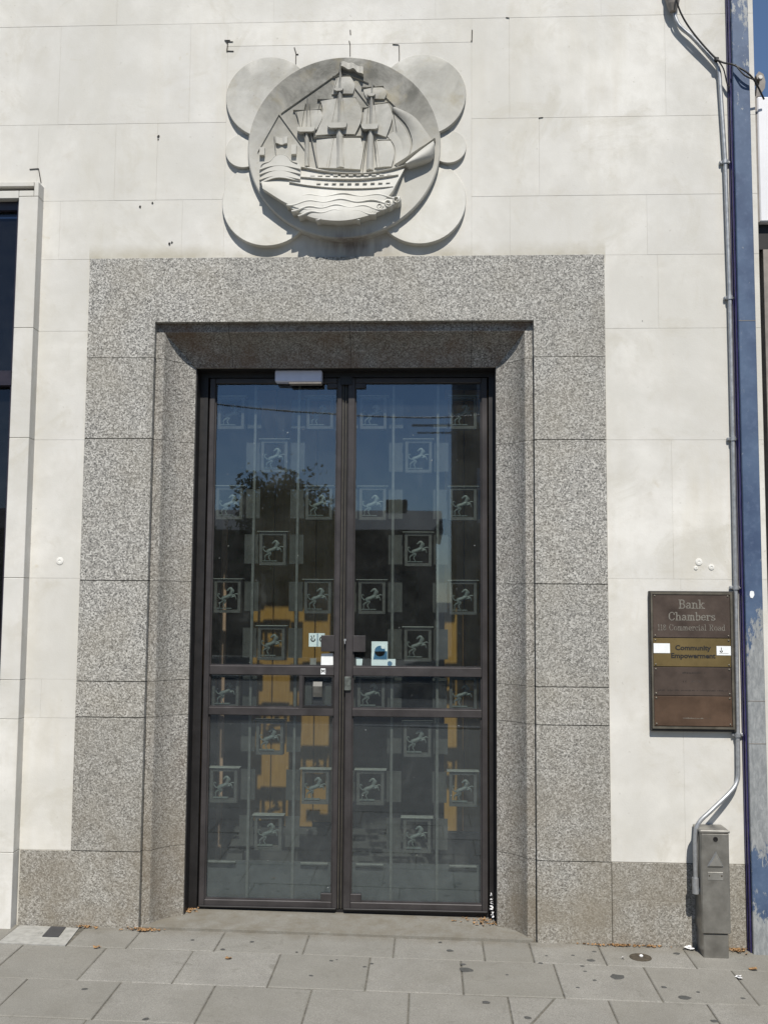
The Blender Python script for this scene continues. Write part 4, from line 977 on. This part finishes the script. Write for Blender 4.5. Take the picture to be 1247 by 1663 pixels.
for k, (x, y, lab) in enumerate(((-.891, -.369, 'single orange dry leaf lying in the middle of a slab'), (-2.057, -.04, 'curled brown leaf at the foot of the window surround'), (-1.517, -.29, 'small dark leaf lying on the joint near the left plinth'), (1.448, -.264, 'brown leaf lying in front of the steel box foot'))):
    b = B(); leafpiece(b, x, y, .022); leafpiece(b, x+.008, y+.006, .016); tag(b.out('dry_leaf', 'leaf'), lab, 'leaf')
for x, y, r, lab in ((1.348, -.377, .022, 'crumpled white wrapper on the slab joint by the steel box'), (1.225, -.022, .028, 'flat white paper scrap at the foot of the steel box'), (.885, -.19, .010, 'tiny white pellet of litter left of the round cover')):
    b = B(); leafpiece(b, x, y, r); leafpiece(b, x+r*.5, y-r*.6, r*.7); leafpiece(b, x+r*.3, y, r*.6, gz(x)+.009); tag(b.out('litter_scrap', 'litter'), lab, 'litter')
e = empty('crumpled_packet', (.318, .2, .02), 'crumpled white packet wedged in the right door corner', 'litter')
b = B()
for k in range(22): leafpiece(b, .318+random.uniform(-.006, .004), .222+random.uniform(-.015, .015), random.uniform(.006, .014), .03+k*.0055+random.uniform(-.003, .003))
b.out('wrapper', 'litter', e)

# ------------------------------------------------------------------ the far side of the street (seen in the door glass)
def opp(name, x0, x1, y, h, mat, label, rows, cols, pitched=True):
    e = empty(name, ((x0+x1)/2, y-3, 0), label, 'building')
    B().box(x0, x1, y-7, y, -.3, h).out('wall', mat, e)
    if pitched: B().add([(x0-.2, y+.3, h), (x1+.2, y+.3, h), (x1+.2, y-7.3, h), (x0-.2, y-7.3, h), (x0-.2, y-3.5, h+.9), (x1+.2, y-3.5, h+.9)], [(0, 1, 5, 4), (2, 3, 4, 5), (0, 4, 3), (1, 2, 5), (0, 3, 2, 1)]).out('roof', 'roof', e)
    else: B().box(x0-.1, x1+.1, y-7.1, y+.1, h, h+.2).out('parapet', 'render', e)
    if pitched:
        rf = e.children[-1] if e.children[-1].name.startswith('roof') else None
        for k in range(3):
            cx_ = x1-(x1-x0)*(.08+.3*k)
            B().box(cx_-.35, cx_+.35, y-3.9, y-3.2, h+.5, h+1.25).out('chimney', 'brick', rf or e)
    w = (x1-x0)/cols
    for r_ in range(rows):
        for c_ in range(cols):
            xa = x0+w*(c_+.25); za = .9+r_*2.8
            f_ = B().box(xa, xa+w*.5, y, y+.06, za, za+1.5).out('window', 'white_board' if r_ else 'bronze_dark', e)
            box('pane', 'glass_opp', f_, xa+.08, xa+w*.5-.08, y+.061, y+.07, za+.08, za+1.42)
    return e
opp('low_terrace', -16, .2, -24, 3.6, 'brick', 'low brick terrace across the street, reflected low in the door glass', 1, 8)
opp('tall_block', .75, 14, -22, 13, 'render', 'tall dark block across the street, reflected at the right door edge', 4, 6, False)
opp('brick_house', -30, -17, -25, 5.0, 'brick', 'brick house across the street, left of the low terrace', 1, 5)
def tree(x, y, zc, rx, rz, clumps, label):
    tr = empty('street_tree', (x, y, 0), label, 'tree', 'trees across the street')
    tb = B(); tb.tube([(x, y, -.2), (x-.02, y, zc*.35), (x+.05, y+.05, zc*.6), (x, y, zc)], [.17, .13, .11, .05], 10)
    for k in range(8):
        a = k*.9; z0 = zc*.5+k*.16; tb.tube([(x+.02, y, z0), (x+.45*rx*math.cos(a), y+.45*rx*math.sin(a), z0+.6), (x+.8*rx*math.cos(a), y+.8*rx*math.sin(a), z0+1.1)], [.06, .04, .015], 6)
    tb.out('trunk', 'bark', tr)
    cbm = B()
    for k in range(clumps):
        d = Vector((random.gauss(0, 1), random.gauss(0, 1), random.gauss(0, 1))).normalized()*random.uniform(.15, 1)**.5
        c0 = Vector((x+d.x*rx, y+d.y*rx, zc+d.z*rz)); sp = random.uniform(.14, .30)
        for j in range(70):
            q = c0+Vector((random.gauss(0, sp), random.gauss(0, sp), random.gauss(0, sp))); e1 = Vector((random.uniform(-1, 1), random.uniform(-1, 1), random.uniform(-1, 1))).normalized()*.075; e2 = e1.orthogonal().normalized()*.045
            cbm.add([q-e1, q+e2, q+e1, q-e2], [(0, 1, 2, 3)])
    mesh('crown', cbm.v, cbm.f, 'foliage', tr)
tree(-3.9, -21.5, 3.45, 1.5, 1.6, 110, 'leafy street tree across the road, reflected in the left door leaf')
tree(-7.2, -20.5, 3.0, 1.4, 1.2, 60, 'smaller tree across the road, left of the reflected leafy tree')
br = empty('sign_bracket', (.3, -21.9, 6.4), 'horizontal sign bracket on the tall block across the street', 'bracket')
B().box(-.5, .75, -22.02, -21.98, 6.40, 6.46).box(-.35, .75, -22.02, -21.98, 6.20, 6.24).out('arm', 'galv', br)
wr = empty('overhead_wire', (0, -16, 6), 'thin black overhead wire crossing the street', 'wire')
B().tube([(-9+.75*i, -16, 5.55+.035*(i-12)**2*.22+(.0 if i < 12 else .012*(i-12)**2)) for i in range(25)], .018, 6).out('strand', 'cable', wr)
